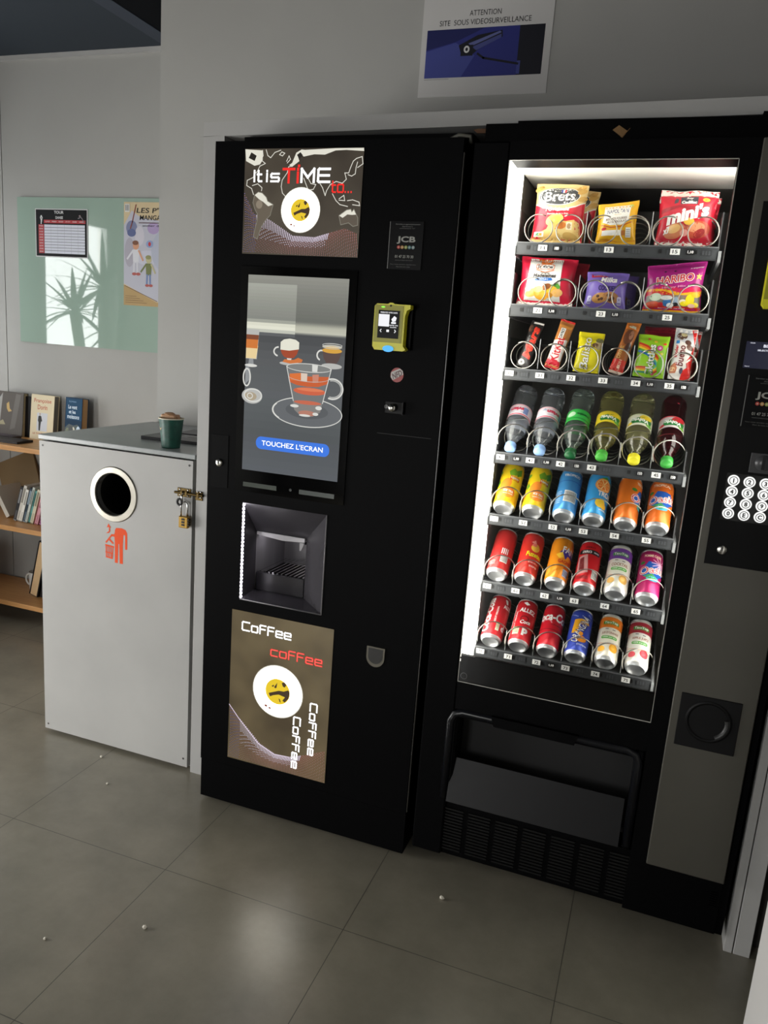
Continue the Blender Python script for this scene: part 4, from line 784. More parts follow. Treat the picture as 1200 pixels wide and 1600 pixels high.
for r_ in range(1, 8):
    zc, zf = RAIL[r_], floor_of(r_); B = MB()
    B.box(-.391, .066, YF+.004, .660, zf-.006, zf, TRAYD); B.box(-.391, .066, YF, YF+.006, zc-.016, zf+.0005, TRAYM)
    for q in (-.391, .063): B.box(q, q+.003, YF+.006, .660, zf, zf+(.075 if r_ < 4 else .05), TRAYD)
    # moulded detail of the rail: little sockets and slots
    xs = [-.386+k*.0378 for k in range(12)]
    for k, x in enumerate(xs):
        if k % 2 == 0: B.box(x+.021, x+.029, YF-.0016, YF, zc-.004, zc+.005, mat((14, 14, 15), .4))
        else:
            B.box(x-.001, x+.022, YF-.0012, YF, zc-.007, zc+.006, mat((44, 46, 49), .4))
            for j in range(3): B.box(x+.002+j*.0065, x+.0065+j*.0065, YF-.0018, YF-.0012, zc-.005, zc+.004, mat((66, 68, 71), .35))
    B.box(-.391, .066, YF-.002, YF, zf-.0022, zf, mat((92, 94, 97), .35)); B.box(-.391, .066, YF-.0015, YF, zc-.016, zc-.0142, mat((40, 42, 44), .35))
    B.box(.0655, .072, YF-.004, .66, zc-.02, zc+.004, mat((120, 122, 124), .35)); B.box(-.3975, -.3905, YF-.004, .66, zc-.02, zc+.004, mat((120, 122, 124), .35))
    tray = B.build('tray', vm)
    for s, x in TAGTXT[r_]:
        B = MB().box(x-.0105, x+.0105, YF-.0030, YF-.0012, zc-.0062, zc+.0068, TAGM); A = Art(); A.text(s, 0, 0, 11, 8, INK, .02); A.emit(B, wallmap(x, YF-.0030, zc+.0003), base=.0001); B.build('price_tag', tray)
    for s, x in PRICE[r_]:
        B = MB().box(x-.0095, x+.0095, YF-.0030, YF-.0012, zc-.0062, zc+.0062, mat((14, 14, 15), .4)); A = Art(); A.text(s, 0, 0, 12.5 if len(s) > 3 else 10, 7, WHITE, .035); A.emit(B, wallmap(x, YF-.0030, zc), base=.0001); B.build('price_tag', tray)
    if r_ <= 2: cx = [-.342, -.268, -.193, -.120, -.048, .028]; dv = [-.2315, -.0845]; src, cz = coil_small, zf+.0315
    elif r_ == 3: cx = [-.345+.0742*k for k in range(6)]; dv = [-.308+.0742*k for k in range(5)]; src, cz = coil_small, zf+.0333
    else: cx = [-.348+.0748*k for k in range(6)]; dv = [-.311+.0748*k for k in range(5)]; src, cz = coil_big, zf+.0368
    for k, x in enumerate(cx):
        o = src.copy(); COL.objects.link(o); o.parent = tray; L = ORIGIN['vending_machine']
        o.location = (x-L[0], YF+(.0015 if r_ < 4 else -.020)-L[1], cz-L[2])
        if r_ <= 2 and k % 2 == 0: o.scale = (-1, 1, 1)
    for x in dv:
        hgt = .075 if r_ < 4 else .055
        B = MB().box(x-.0006, x+.0006, YF+.010, .60, zf, zf+hgt, CLEAR); B.tube([(x, YF+.008, zf), (x, YF+.010, zf+hgt)], .0011, mat((170, 172, 174), .3)); B.build('divider', tray)
for o in (coil_small, coil_big): bpy.data.objects.remove(o)

# ================================================================== the goods
def packm(c, r=.32): return mat(c, r, spec=.5, coat=.15)
def pillow(w, h, t, seal, seed, wob=.0018, pinch=.06, slant=0.):
    """front surface of a filled flow-wrap bag: (u,v) in metres -> point; flat crimped ends"""
    def f(u, v, hh=0., back=False):
        s = max(0., min(1., (v-seal)/(h-2*seal))); e = min(1., abs(2*u/w))
        d = t/2*(1-e**3.2)**.6*(max(0., math.sin(PI*s))**.55)
        k = noise.noise(Vector((u*38+seed, v*30, seed)))*wob*(1.2 if 0 < s < 1 else .7)+noise.noise(Vector((u*110, v*70+seed, 2.)))*wob*.35
        if s <= 0 or s >= 1: k += .0006*math.sin(v*2600)
        x = u*(1-pinch*max(0., math.sin(PI*s))**.6+.0); z = v+slant*u*(v/h)+noise.noise(Vector((u*25, seed*3., 0)))*.003*(v/h)**4
        return (x, (d+.0006) if back else -(d+.0006+hh)-k, z)
    return f
def bag(name, label, w, h, t, seal, base, art, at, lean=.2, roll=0., yaw=0., seed=1., group=None, cat='snack', sealm=None, endcap=None, slant=0.):
    f = pillow(w, h, t, seal, seed, slant=slant); th = thing(name, at, label, cat, group); ORIGIN[th.name] = (0, 0, 0)
    nu, nv = max(8, int(w/.005)), max(10, int(h/.005)); B = MB(); vs = []; m = packm(base)
    for back in (False, True):
        for j in range(nv+1):
            for i in range(nu+1): vs.append(f(-w/2+w*i/nu, h*j/nv, 0, back))
    n0 = (nu+1)*(nv+1); fs = []; ks = []
    for j in range(nv):
        for i in range(nu):
            a = j*(nu+1)+i; fs.append((a, a+1, a+nu+2, a+nu+1)); fs.append((n0+a, n0+a+nu+1, n0+a+nu+2, n0+a+1))
    for j in range(nv):
        for i in (0, nu):
            a = j*(nu+1)+i; q = (a, a+nu+1, n0+a+nu+1, n0+a) if i == 0 else (a, n0+a, n0+a+nu+1, a+nu+1); fs.append(q)
    B.add(vs, fs, m, True)
    art.emit(B, f, .007, .0005, 5e-5); B.build('wrapper', th)
    if sealm:
        for lo, hi, nm in ((0, seal, 'seal'), (h-seal, h, 'seal')):
            B = MB(); k = 14; vs = []
            for j in range(4):
                for i in range(k+1):
                    p = f(-w/2+w*i/k, lo+(hi-lo)*j/3); vs.append((p[0], p[1]-.0011, p[2]))
            B.add(vs, [(j*(k+1)+i, j*(k+1)+i+1, (j+1)*(k+1)+i+1, (j+1)*(k+1)+i) for j in range(3) for i in range(k)], packm(sealm), True); B.build(nm, th)
    th.rotation_mode = 'ZYX'; th.rotation_euler = (-lean, roll, yaw); return th
P_ = packm; CW = P_((240, 238, 232)); CK = P_((34, 32, 34)); SY = .186
F1, F2, F3 = floor_of(1)+.002, floor_of(2)+.002, floor_of(3)+.002
# --- row 1
A = Art(); A.poly([(-61, 88), (-40, 76), (0, 70), (40, 82), (61, 96), (61, 0), (-61, 0)], P_((206, 38, 58))); A.poly([(-61, 88), (-40, 76), (0, 70), (40, 82), (61, 96), (61, 99), (40, 85), (0, 73), (-40, 79), (-61, 91)], CW)
A.poly([(-60, 8), (-52, 20), (-40, 24), (-26, 30), (-20, 42), (0, 50), (20, 48), (40, 52), (52, 46), (58, 20), (56, 4), (-40, 0)], P_((226, 190, 118))); A.ell(-8, 50, 22, 13, P_((236, 200, 110)), rot=.3); A.ell(-6, 50, 14, 8, P_((206, 190, 90)), rot=.3)
for q in ((18, 26, 24, 14, .4, (232, 204, 136)), (-18, 16, 28, 10, 0, (216, 178, 104)), (34, 14, 20, 10, -.3, (204, 164, 92)), (10, 38, 12, 7, .2, (218, 130, 60))): A.ell(*q[:4], P_(q[5]), rot=q[4])
A.rect(22, 30, 36, 46, P_((238, 226, 200))); A.ell(29, 38, 5, 6, P_((180, 150, 110)))
A.ell(-4, 108, 51, 24, CW, 36, .06); A.ell(-4, 108, 49, 22, P_((64, 66, 70)), 36, .06); A.text('Brets', -3, 107, 76, 25, CW, .02, .15, .07); A.rect(0, 116, 4, 125, P_((48, 70, 160))); A.rect(4, 116, 8, 125, CW); A.rect(8, 116, 12, 125, P_((206, 38, 50)))
A.text("l'Originale", -4, 74, 58, 13, CW, .02, .05, .05); A.text('Pommes de terre fines', -2, 64, 52, 4, CW, .01, .1, .05); A.rect(-56, 14, -32, 24, CW); A.rect(-52, 16, -44, 22, P_((60, 150, 70))); A.rect(-44, 16, -36, 22, P_((240, 150, 50)))
for q in ((50, 122), (54, 104), (46, 132), (-54, 128)): A.ell(*q, 12, 6, P_((214, 170, 92)), rot=.5)
cb = bag('crisp_bag', 'red and cream crisp bag with a grey oval badge on the top tray, front one', .124, .142, .056, .010, (232, 204, 142), A, (-.303, SY+.004, F1), .14, 0, .06, 1.3)
c2 = copy_tree(cb); c2.location = (-.288, SY+.082, F1); c2.rotation_euler = (-.10, .05, -.06); c2['label'] = 'cream and red crisp bag partly hidden behind the front crisp bag on the top tray'
A = Art(); A.poly([(-30, 92), (30, 92), (27, 50), (10, 42), (-16, 42), (-34, 50)], CW); A.text('NAPOLITAIN', 0, 76, 50, 11, P_((34, 48, 110)), .01, .1); A.text('Signature', 0, 67, 16, 3, P_((206, 160, 60)))
A.text('BISCUITS FOURRES', -2, 57, 50, 5.5, P_((104, 70, 40)), .02, .1, .06); A.text('AU CHOCOLAT', -1, 50, 46, 5, P_((104, 70, 40)), .02, .1, .06)
A.line([(-36, 44), (-14, 37), (8, 38), (34, 48)], 2.4, P_((196, 90, 36))); A.rect(-34, 20, 14, 31, CW); A.ell(-30, 35, 6, 3.4, P_((200, 44, 40))); A.rect(12, 20, 20, 30, P_((200, 120, 60))); A.rect(22, 16, 34, 36, CW)
for i in range(4): A.line([(24, 19+4*i), (32, 19+4*i)], 1.6, P_((150, 150, 150)))
A.poly([(-44, 12), (-20, 14), (10, 8), (44, 12), (44, 9), (-44, 9)], P_((214, 140, 24))); A.ell(30, 88, 5, 5, P_((190, 206, 110)))
bag('cake_packet', 'yellow sponge cake packet with white lettering panel, middle of the top tray', .092, .100, .040, .012, (238, 180, 32), A, (-.163, SY, F1), .16, -.04, .05, 2.9, slant=.12)
A = Art(); WT = P_((230, 224, 214)); A.rect(-63, 0, 63, 13, WT); A.rect(-63, 113, 63, 127, WT)
A.rect(-18, 92, 20, 112, P_((62, 66, 78))); A.text('Roy', 2, 107, 16, 7, CW, .03, .2); A.text('Cadillac', 1, 97, 34, 8, CW, .05); A.poly([(-32, 92), (-24, 96), (-22, 106), (-28, 108), (-32, 100)], P_((80, 76, 84))); A.ell(38, 104, 8, 5, P_((240, 206, 70))); A.text('x7', 38, 104, 7, 4, CK, .03)
A.poly([(-60, 70), (-20, 84), (30, 74), (60, 92), (60, 98), (20, 86), (-20, 90), (-60, 80)], P_((164, 24, 44)))
for q in ((-24, 32, 24, 16, .3, (214, 130, 90)), (-26, 36, 15, 9, .3, (240, 190, 120)), (26, 36, 30, 18, .1, (196, 84, 60)), (24, 40, 20, 10, .1, (226, 150, 110)), (32, 28, 14, 8, .6, (160, 40, 40)), (6, 52, 12, 8, 0, (232, 180, 70)), (-2, 28, 9, 7, 0, (230, 160, 150))): A.ell(*q[:4], P_(q[5]), rot=q[4])
A.text("mini's", 0, 70, 100, 32, CW, .05, .25, .26); A.text('x7', -42, 32, 16, 14, CW, .04, .2, .3)
bg_ = bag('biscuit_bag', 'red snack bag with white ends and large slanted lettering, front one', .126, .126, .046, .012, (206, 34, 56), A, (-.012, SY, F1), .14, 0, .02, 4.1)
c2 = copy_tree(bg_); c2.location = (-.010, SY+.080, F1); c2.scale = (1.10, 1, 1); c2.rotation_euler = (-.12, 0, -.02); c2['label'] = 'second red snack bag with white ends, behind the front one on the top tray'
# --- row 2
A = Art(); A.poly([(-46, 112), (34, 112), (38, 8), (-52, 8)], P_((226, 224, 218))); A.rect(-68, 0, 68, 9, P_((232, 226, 218)))
A.poly([(-26, 112), (14, 112), (8, 98), (-4, 92), (-20, 100)], P_((230, 118, 36))); A.ell(-6, 106, 5, 6, CW); A.rect(-30, 82, 16, 97, P_((206, 96, 40)), 5); A.rect(-28.5, 83.5, 14.5, 95.5, CW, 5); A.text('St Michel', -7, 90, 38, 9, P_((48, 36, 40)), .03)
A.poly([(-30, 82), (-6, 76), (16, 82), (16, 80), (-6, 74), (-30, 80)], P_((216, 106, 44))); A.text('Petites', -6, 74, 22, 5, P_((60, 50, 44)), .01, .1); A.text('Madeleines', -6, 67, 58, 10, P_((50, 44, 44)), .03, .15, .03)
A.poly([(-32, 60), (12, 62), (16, 56), (0, 53), (-28, 54)], P_((50, 110, 190))); A.text('NATURE', -8, 57.5, 24, 3.4, CW, .02); A.poly([(8, 44), (30, 50), (38, 42), (34, 36), (12, 38)], P_((96, 160, 60)))
for q in ((-34, 26, 17, 9, .3, (228, 176, 84)), (-10, 22, 18, 11, -.2, (224, 160, 50)), (14, 32, 16, 10, .3, (236, 184, 56)), (30, 28, 14, 9, .1, (232, 180, 110)), (2, 40, 12, 7, .4, (150, 90, 50)), (-18, 34, 12, 7, .1, (240, 200, 120)), (10, 22, 10, 6, 0, (206, 140, 40)), (-44, 34, 8, 6, 0, (238, 216, 170))): A.ell(*q[:4], P_(q[5]), rot=q[4])
mb_ = bag('madeleine_bag', 'white cake bag with red sides and an orange badge on the second tray, front one', .138, .116, .050, .009, (208, 32, 62), A, (-.314, SY+.002, F2), .16, 0, .05, 6.2)
c2 = copy_tree(mb_); c2.location = (-.298, SY+.082, F2); c2.rotation_euler = (-.12, .04, -.05); c2['label'] = 'red cornered cake bag behind the front cake bag on the second tray'
A = Art(); A.poly([(-38, 80), (4, 80), (0, 72), (-38, 70)], P_((206, 40, 70))); A.text('2 COOKIES', -20, 76, 26, 4.4, CW, .02); A.text('Milka', 4, 65, 40, 14, CW, .03, .25, .03); A.text('COOKIES', 2, 44, 42, 12, P_((46, 36, 90)), .025)
A.ell(-12, 22, 20, 11, P_((206, 150, 84)), rot=.2); A.ell(14, 24, 20, 12, P_((176, 124, 78)), rot=-.2)
for q in ((-18, 25, 4), (-8, 20, 4), (8, 28, 5), (18, 22, 5), (12, 18, 4), (-14, 18, 3)): A.ell(q[0], q[1], q[2], q[2]*.8, P_((88, 56, 44)))
for x in (-38, 34): A.rect(x-5, 8, x+5, 26, P_((206, 200, 230)), 3); A.text('V', x, 20, 6, 5, P_((110, 90, 170)), .03); A.line([(x-3, 12), (x+3, 12)], 1.6, P_((110, 90, 170)))
A.line([(-46, 8), (46, 8)], 1, P_((150, 130, 210)))
pb_ = bag('cookie_packet', 'lilac cookie packet with white script lettering on the second tray', .098, .086, .040, .008, (126, 104, 188), A, (-.170, SY, F2), .16, 0, .04, 7.7)
c2 = copy_tree(pb_); c2.location = (-.150, SY+.070, F2); c2.rotation_euler = (-.14, 0, -.05); c2['label'] = 'second lilac cookie packet, peeping out to the right behind the front one'
A = Art(); A.rect(-65, 50, 65, 112, P_((168, 34, 124))); A.poly([(-65, 48), (-20, 60), (20, 50), (65, 58), (65, 44), (-65, 34)], P_((222, 40, 90)))
A.poly([(-64, 52), (-20, 50), (20, 40), (64, 46), (64, 38), (20, 30), (-30, 42), (-64, 46)], P_((236, 178, 40))); A.poly([(-64, 44), (-24, 46), (10, 34), (64, 40), (64, 34), (10, 28), (-64, 38)], P_((206, 40, 36)))
A.rect(-62, 10, 62, 36, P_((132, 124, 110))); A.rect(-64, 4, 64, 12, P_((216, 36, 30))); A.rect(-64, 0, 64, 4.5, P_((238, 186, 40))); A.text('bonbons gelifies', 0, 8, 60, 3.4, CW, .02)
for q in ((-40, 32, 14, 9, (206, 220, 190)), (-44, 16, 16, 6, (222, 90, 60)), (-26, 15, 6, 5, (210, 40, 50)), (-12, 20, 9, 9, (60, 120, 180)), (-14, 30, 14, 5, (226, 226, 222)), (8, 24, 8, 8, (150, 170, 190)), (8, 16, 6, 4, (40, 40, 44)), (24, 22, 8, 5, (230, 220, 200)), (40, 26, 10, 12, (242, 220, 30)), (28, 18, 10, 5, (242, 220, 30)), (52, 16, 8, 5, (242, 220, 30)), (52, 36, 10, 5, (240, 200, 40)), (-4, 14, 8, 5, (240, 240, 236)), (44, 14, 8, 4, (236, 190, 170))): A.ell(*q[:4], P_(q[4]))
A.text('HARIBO', 0, 73, 88, 20, CW, .06, .05, .09); A.text('HARIBO', 0, 73, 85, 17.5, P_((206, 30, 46)), .015, .05, .09); A.text('Happy Mix', 0, 54, 56, 6, P_((222, 140, 180)), .04, 0, .06); A.text('A emporter', 46, 97, 30, 4.4, CW, .02, .1, .1)
A.poly([(52, 84), (55, 79), (61, 81), (57, 76), (60, 70), (54, 73), (49, 70), (51, 76), (47, 80), (52, 79)], P_((240, 206, 50))); A.ell(-24, 92, 3, 1.6, CK); A.ell(-2, 92, 3, 1.6, CK)
bag('sweets_bag', 'magenta sweets bag with a clear window of jelly sweets on the second tray', .130, .112, .036, .007, (168, 34, 124), A, (-.017, SY, F2), .14, 0, -.02, 9.3, slant=.13)
# --- row 3
def bar(name, label, w, h, t, base, art, x, roll, lean=.30, y=SY-.006, seal=.010, seed=1., sealm=None, cat='chocolate bar'):
    return bag(name, label, w, h, t, seal, base, art, (x, y, F3+abs(math.sin(roll))*w*.5), lean, roll, .0, seed, None, cat, sealm)
def vtext(A, s, u, v, L, H, m, **k): A.text(s, u, v, L, H, m, rot=PI/2, **k)
A = Art(); A.poly([(-17, 60), (-4, 75), (10, 118), (-17, 118)], P_((30, 27, 27))); A.ell(-12, 98, 6, 10, P_((90, 60, 46))); A.rect(-10, 113, 16, 117, P_((180, 176, 170)))
vtext(A, 'Mars', 2, 62, 86, 22, P_((214, 72, 50)), bold=.045, shear=.2); vtext(A, 'Mars', 2, 62, 85, 20, P_((180, 30, 30)), bold=-.005, shear=.2); A.ell(-6, 10, 8, 7, CW); A.ell(-6, 10, 3, 3, P_((120, 120, 120)))
bar('chocolate_bar', 'black chocolate bar with red script lettering, leftmost on the third tray', .034, .120, .020, (40, 36, 36), A, -.350, .20, seed=11.)
A = Art(); A.poly([(-17, 20), (17, 20), (17, 76), (-17, 70)], P_((230, 222, 216))); A.poly([(-18, 0), (18, 0), (17, 18), (-17, 26)], P_((206, 30, 50))); vtext(A, 'KitKat', -1, 49, 60, 22, P_((206, 26, 44)), bold=.02); A.rect(-9, 76, 3, 104, CW); vtext(A, 'CHUNKY', -3, 90, 26, 8, CK, bold=.04); A.poly([(-18, 112), (18, 112), (16, 104), (-14, 106)], P_((222, 150, 70))); A.rect(-18, 121, 18, 126, P_((214, 40, 36)))
bar('chocolate_bar', 'red, white and copper chocolate bar tilted to the right on the third tray', .037, .127, .022, (190, 122, 62), A, -.278, .20, seed=12.)
A = Art(); vtext(A, 'Balisto', -6, 46, 80, 20, P_((120, 110, 30)), bold=.03, shear=.15); vtext(A, 'Balisto', -7, 46, 80, 20, CW, bold=.015, shear=.15); A.ell(22, 68, 10, 12, P_((196, 176, 130))); A.ell(14, 66, 8, 6, P_((112, 78, 60))); A.ell(22, 80, 9, 6, P_((110, 110, 70))); A.line([(-29, 8), (0, 4), (29, 7)], 2, P_((190, 180, 20))); A.line([(-28, 90), (4, 78), (29, 86)], 1.4, P_((190, 180, 30)))
bar('cereal_bar', 'bright yellow cereal bar packet with white script on the third tray', .062, .100, .028, (226, 212, 30), A, -.194, .03, seed=13.)
A = Art(); A.rect(-16, 112, 16, 134, P_((216, 126, 52))); A.poly([(-10, 118), (10, 114), (8, 122), (-4, 124)], P_((226, 222, 200))); A.rect(-17, 6, 17, 34, P_((206, 52, 40))); A.text('BON', 2, 24, 20, 7, P_((236, 200, 170)), .04, 0, PI/2); A.text('OU', 2, 14, 12, 7, P_((236, 200, 170)), .04, 0, PI/2); A.rect(-17, 0, 17, 7, P_((214, 190, 170))); A.ell(0, 92, 12, 20, P_((110, 66, 46))); A.ell(5, 98, 5, 12, P_((170, 120, 96))); A.ell(8, 66, 7, 12, P_((70, 42, 32))); vtext(A, 'CARAMEL', -6, 52, 32, 9, P_((236, 190, 110)), bold=.02)
bar('chocolate_bar', 'slim brown and orange chocolate bar leaning right, between the yellow and lime packets', .033, .136, .022, (166, 96, 44), A, -.124, .22, seed=14.)
A = Art()
for i, c in enumerate(((206, 52, 40), (240, 140, 40), (244, 220, 60), (80, 170, 60), (50, 110, 190))): A.poly([(-34, 84-5*i), (-10, 74-5*i), (16, 50-5*i), (16, 45-5*i), (-10, 69-5*i), (-34, 79-5*i)], P_(c))
for i, c in enumerate(((206, 52, 40), (240, 140, 40), (244, 220, 60), (90, 190, 150))): A.ring(2, 30, 24-3*i, 22-3*i, 3, P_(c), 20, -1.2, 1.2); A.rect(-34, 20-3.5*i, -8, 23.5-3.5*i, P_(c))
A.ell(18, 70, 7, 7, P_((200, 70, 140))); A.ell(18, 70, 3, 3, P_((240, 190, 220)))
for q in ((28, 82, (230, 70, 50)), (6, 86, (240, 200, 60)), (-10, 92, (230, 90, 60)), (24, 56, (230, 210, 60)), (8, 8, (206, 60, 120))): A.ell(q[0], q[1], 4, 3, P_(q[2]))
A.ell(24, 28, 8, 20, P_((106, 170, 40)))
vtext(A, 'Skittles', 0, 42, 70, 19, P_((70, 130, 40)), bold=.05); vtext(A, 'Skittles', -1, 42, 70, 18, CW, bold=.02)
sk = bar('sweets_packet', 'lime green fruit sweets packet with a rainbow on the third tray', .072, .104, .026, (154, 206, 44), A, -.047, .02, seed=15., cat='sweets')
A = Art(); A.rect(-36, 96, 36, 122, P_((150, 24, 44))); A.line([(-36, 98), (36, 98)], 2, P_((206, 90, 100))); A.rect(-36, 112, 36, 116, P_((190, 40, 60)))
bag('sweets_packet', 'dark red sweets packet standing behind the lime green one on the third tray', .074, .126, .024, .010, (128, 20, 38), A, (-.040, SY+.072, F3), .22, .04, 0, 16., None, 'sweets')
A = Art(); A.poly([(-24, 122), (24, 122), (24, 78), (-24, 96)], P_((196, 198, 202))); A.ell(-8, 104, 12, 10, P_((96, 70, 56))); A.ell(-4, 108, 7, 5, P_((214, 200, 150))); A.ell(8, 88, 8, 6, P_((90, 60, 50)), rot=-.5); A.ell(14, 76, 9, 6, P_((104, 70, 56)), rot=-.6)
A.poly([(12, 122), (24, 122), (24, 0), (2, 0), (4, 20), (14, 28), (10, 42), (18, 56), (24, 84)], P_((216, 44, 40))); vtext(A, 'bueno', -4, 55, 50, 17, P_((110, 40, 36)), bold=.02, shear=.15); vtext(A, 'kinder', -17, 66, 30, 8, P_((206, 40, 40)), bold=.03); A.rect(-20, 84, -12, 92, P_((60, 140, 206))); A.text('2', -12, 36, 5, 6, P_((190, 50, 50)), .02); A.poly([(-24, 12), (-10, 14), (-8, 26), (-16, 38), (-24, 30)], P_((196, 120, 84))); A.ell(-18, 22, 6, 5, P_((240, 200, 150))); A.ell(2, 20, 4, 7, P_((70, 60, 80))); A.line([(6, 36), (22, 50)], 4, CW)
bb = bar('wafer_bar', 'white and red wafer bar with dark script, rightmost on the third tray', .050, .124, .024, (232, 228, 222), A, .022, .03, seed=17.)
c2 = copy_tree(bb); c2.location = (.034, SY+.068, F3); c2['label'] = 'second white and red wafer bar behind the rightmost one on the third tray'

# --- bottles: upside down, caps towards the glass
def bottle(label, capc, liquid, lab, art, x, zc, tilt, spin=0., tall=.218, group=None):
    th = thing('drink_bottle', (x, YF+.002, zc), label, 'bottle', group); ORIGIN[th.name] = (0, 0, 0); r = .0305
    m = mat(liquid, .05, trans=.93, ior=1.25, coat=.6)
    P = [(.0108, .010), (.0112, .020), (.0150, .030), (.0220, .046), (.0285, .064), (r, .078), (r, .086), (r-.0012, .090), (r-.0012, .130), (r, .134), (r, .142), (.0280, .150), (.0300, .156), (.0275, .164), (.0300, .172), (.0280, .180), (.0302, .188), (.0302, tall-.014), (.0270, tall-.004), (.0180, tall), (.0120, tall-.004), (.0001, tall-.008)]
    MB().lathe([(.0001, .010)]+P, m, seg=32).build('bottle_body', th)
    B = MB().lathe([(.0001, -.008), (.0130, -.008), (.0142, -.0066), (.0142, .0085), (.0001, .0085)], mat(capc, .35), seg=30)
    for i in range(30):
        a = 2*PI*i/30; B.add([(.0146*math.cos(a+d), .0146*math.sin(a+d), z) for z in (-.005, .006) for d in (-.04, .04)], [(0, 1, 3, 2)], mat(tuple(max(0, v-14) for v in capc), .35))
    B.build('screw_cap', th)
    if lab:
        B = MB().lathe([(r-.0004, .092), (r-.0002, .093), (r-.0002, .131), (r-.0004, .132)], mat(lab, .35), seg=32); rr = r-.0001
        art.emit(B, lambda u, v, h: ((rr+h)*math.sin(u/rr), -(rr+h)*math.cos(u/rr), .112+v), .005, .0002); B.build('bottle_label', th)
    th.rotation_mode = 'ZYX'; th.rotation_euler = (-tilt, 0, spin); return th
BX = [-.353, -.279, -.2025, -.128, -.052, .0235]; BZc = 1.1345
def evian(a):
    A = Art(); PK = mat((206, 60, 90), .35); A.rect(-60, 14, 60, 19, mat((236, 190, 200), .35)); A.text('evian', 4+a, 2, 40, 13, PK, .05, 0, PI); A.rect(-60, -19, 60, -15, mat((206, 90, 110), .35)); A.text('eau minerale', 4+a, -9, 34, 4, mat((150, 150, 170), .35), .01, 0, PI)
    A.poly([(-30+a, 6), (-22+a, 14), (-16+a, 4)], mat((170, 180, 206), .35)); A.rect(20+a, -12, 34+a, 10, mat((120, 140, 190), .35)); return A
bottle('clear water bottle with a pale blue cap, leftmost on the bottle tray', (146, 182, 230), (236, 242, 250), (222, 220, 226), evian(-8), BX[0], BZc, .90)
bottle('clear water bottle with a pale blue cap, second from the left on the bottle tray', (146, 182, 230), (236, 242, 250), (222, 220, 226), evian(14), BX[1], BZc, .90)
A = Art(); A.rect(-60, -16, 60, -10, mat((40, 150, 60), .35)); A.ell(-18, 2, 12, 9, mat((190, 226, 190), .35)); A.text('menthe', 14, 2, 34, 9, mat((16, 90, 40), .35), .03, 0, PI)
bottle('clear bottle with a green label and dark green cap on the bottle tray', (20, 92, 48), (206, 222, 214), (64, 190, 84), A, BX[2], BZc, .88)
def volvic(fr, bgc, dark):
    A = Art(); GRN = mat((36, 120, 52), .35); A.poly([(-24, -14), (30, -12), (34, 4), (10, 10), (-20, 2)], GRN); A.ell(16, 10, 18, 9, mat(fr, .35), rot=.2); A.ell(26, -14, 10, 5, mat((110, 170, 60), .35)); A.text('Volvic', 2, -3, 44, 12, mat((240, 244, 236), .35), .05, 0, PI-.12); A.ell(-26, -12, 8, 5, mat(fr, .35)); A.rect(-60, 16, 60, 19, mat(dark, .35)); return A
bottle('pale yellow lemon water bottle with a bright green cap on the bottle tray', (76, 176, 66), (236, 230, 150), (232, 212, 50), volvic((236, 206, 40), 0, (206, 180, 40)), BX[3], BZc+.004, .90)
bottle('pale yellow water bottle with a bright yellow cap on the bottle tray', (232, 222, 50), (234, 232, 178), (226, 226, 206), volvic((232, 200, 50), 0, (196, 206, 160)), BX[4], BZc+.004, .90)
bottle('dark red fruit water bottle with a green cap, rightmost on the bottle tray', (62, 160, 66), (120, 34, 46), (206, 196, 196), volvic((196, 40, 50), 0, (206, 60, 70)), BX[5], BZc+.006, .90)

# --- cans: lying back on the trays with their bases towards the glass
CR = .029
def can(label, base, art, x, zc, tilt, spin=0., group=None, topc=None):
    th = thing('drink_can', (x, YF, zc), label, 'can', group); ORIGIN[th.name] = (0, 0, 0); m = mat(base, .28, spec=.5, metal=.25)
    B = MB().lathe([(.0262, .0045), (.0283, .009), (CR, .014), (CR, .128), (.0280, .134), (.0262, .1395)], m, seg=40)
    art.emit(B, lambda u, v, h: ((CR+h)*math.sin(u/1.0/CR), -(CR+h)*math.cos(u/CR), v), .005, .0002, 2e-5); B.build('can_body', th)
    MB().lathe([(.0283, .009), (.0272, .0062), (.0258, .0040), (.0240, .0014), (.0226, 0), (.0212, .0010), (.0190, .0048), (.0120, .0080), (.0001, .0092)], ALU, seg=40).build('can_base', th)
    MB().lathe([(.0262, .1395), (.0272, .1415), (.0268, .1440), (.0252, .1440), (.0246, .1400), (.0001, .1400)], ALU, seg=40).build('can_lid', th)
    th.rotation_mode = 'ZYX'; th.rotation_euler = (-tilt, 0, spin); return th
def cm_(c): return mat(c, .28, metal=.2)
W_ = cm_((240, 240, 236))
def tea():
    A = Art(); A.poly([(-46, 14), (46, 14), (46, 30), (10, 44), (-20, 36), (-46, 44)], cm_((240, 190, 20))); A.ell(4, 40, 20, 18, cm_((240, 130, 40))); A.ell(-6, 66, 14, 20, cm_((238, 140, 50)), rot=-.4); A.poly([(14, 112), (30, 126), (34, 108), (20, 96)], cm_((80, 150, 40))); A.poly([(-4, 108), (8, 120), (22, 106), (10, 92), (0, 96)], cm_((120, 170, 40))); A.poly([(-30, 60), (-22, 70), (-28, 84), (-36, 74)], cm_((80, 150, 50)))
    A.ell(14, 88, 15, 9, cm_((250, 220, 40))); A.rect(2, 80, 28, 95, cm_((206, 36, 40)), 3); A.text('Lipton', 15, 88, 22, 8, W_, .04); A.text('ICE TEA', 6, 44, 26, 7, W_, .04, 0, -.1); A.text('saveur peche', 6, 35, 26, 4, W_, .02); A.ell(-32, 108, 8, 6, cm_((100, 160, 50))); A.ell(-38, 40, 10, 8, cm_((238, 150, 40))); return A
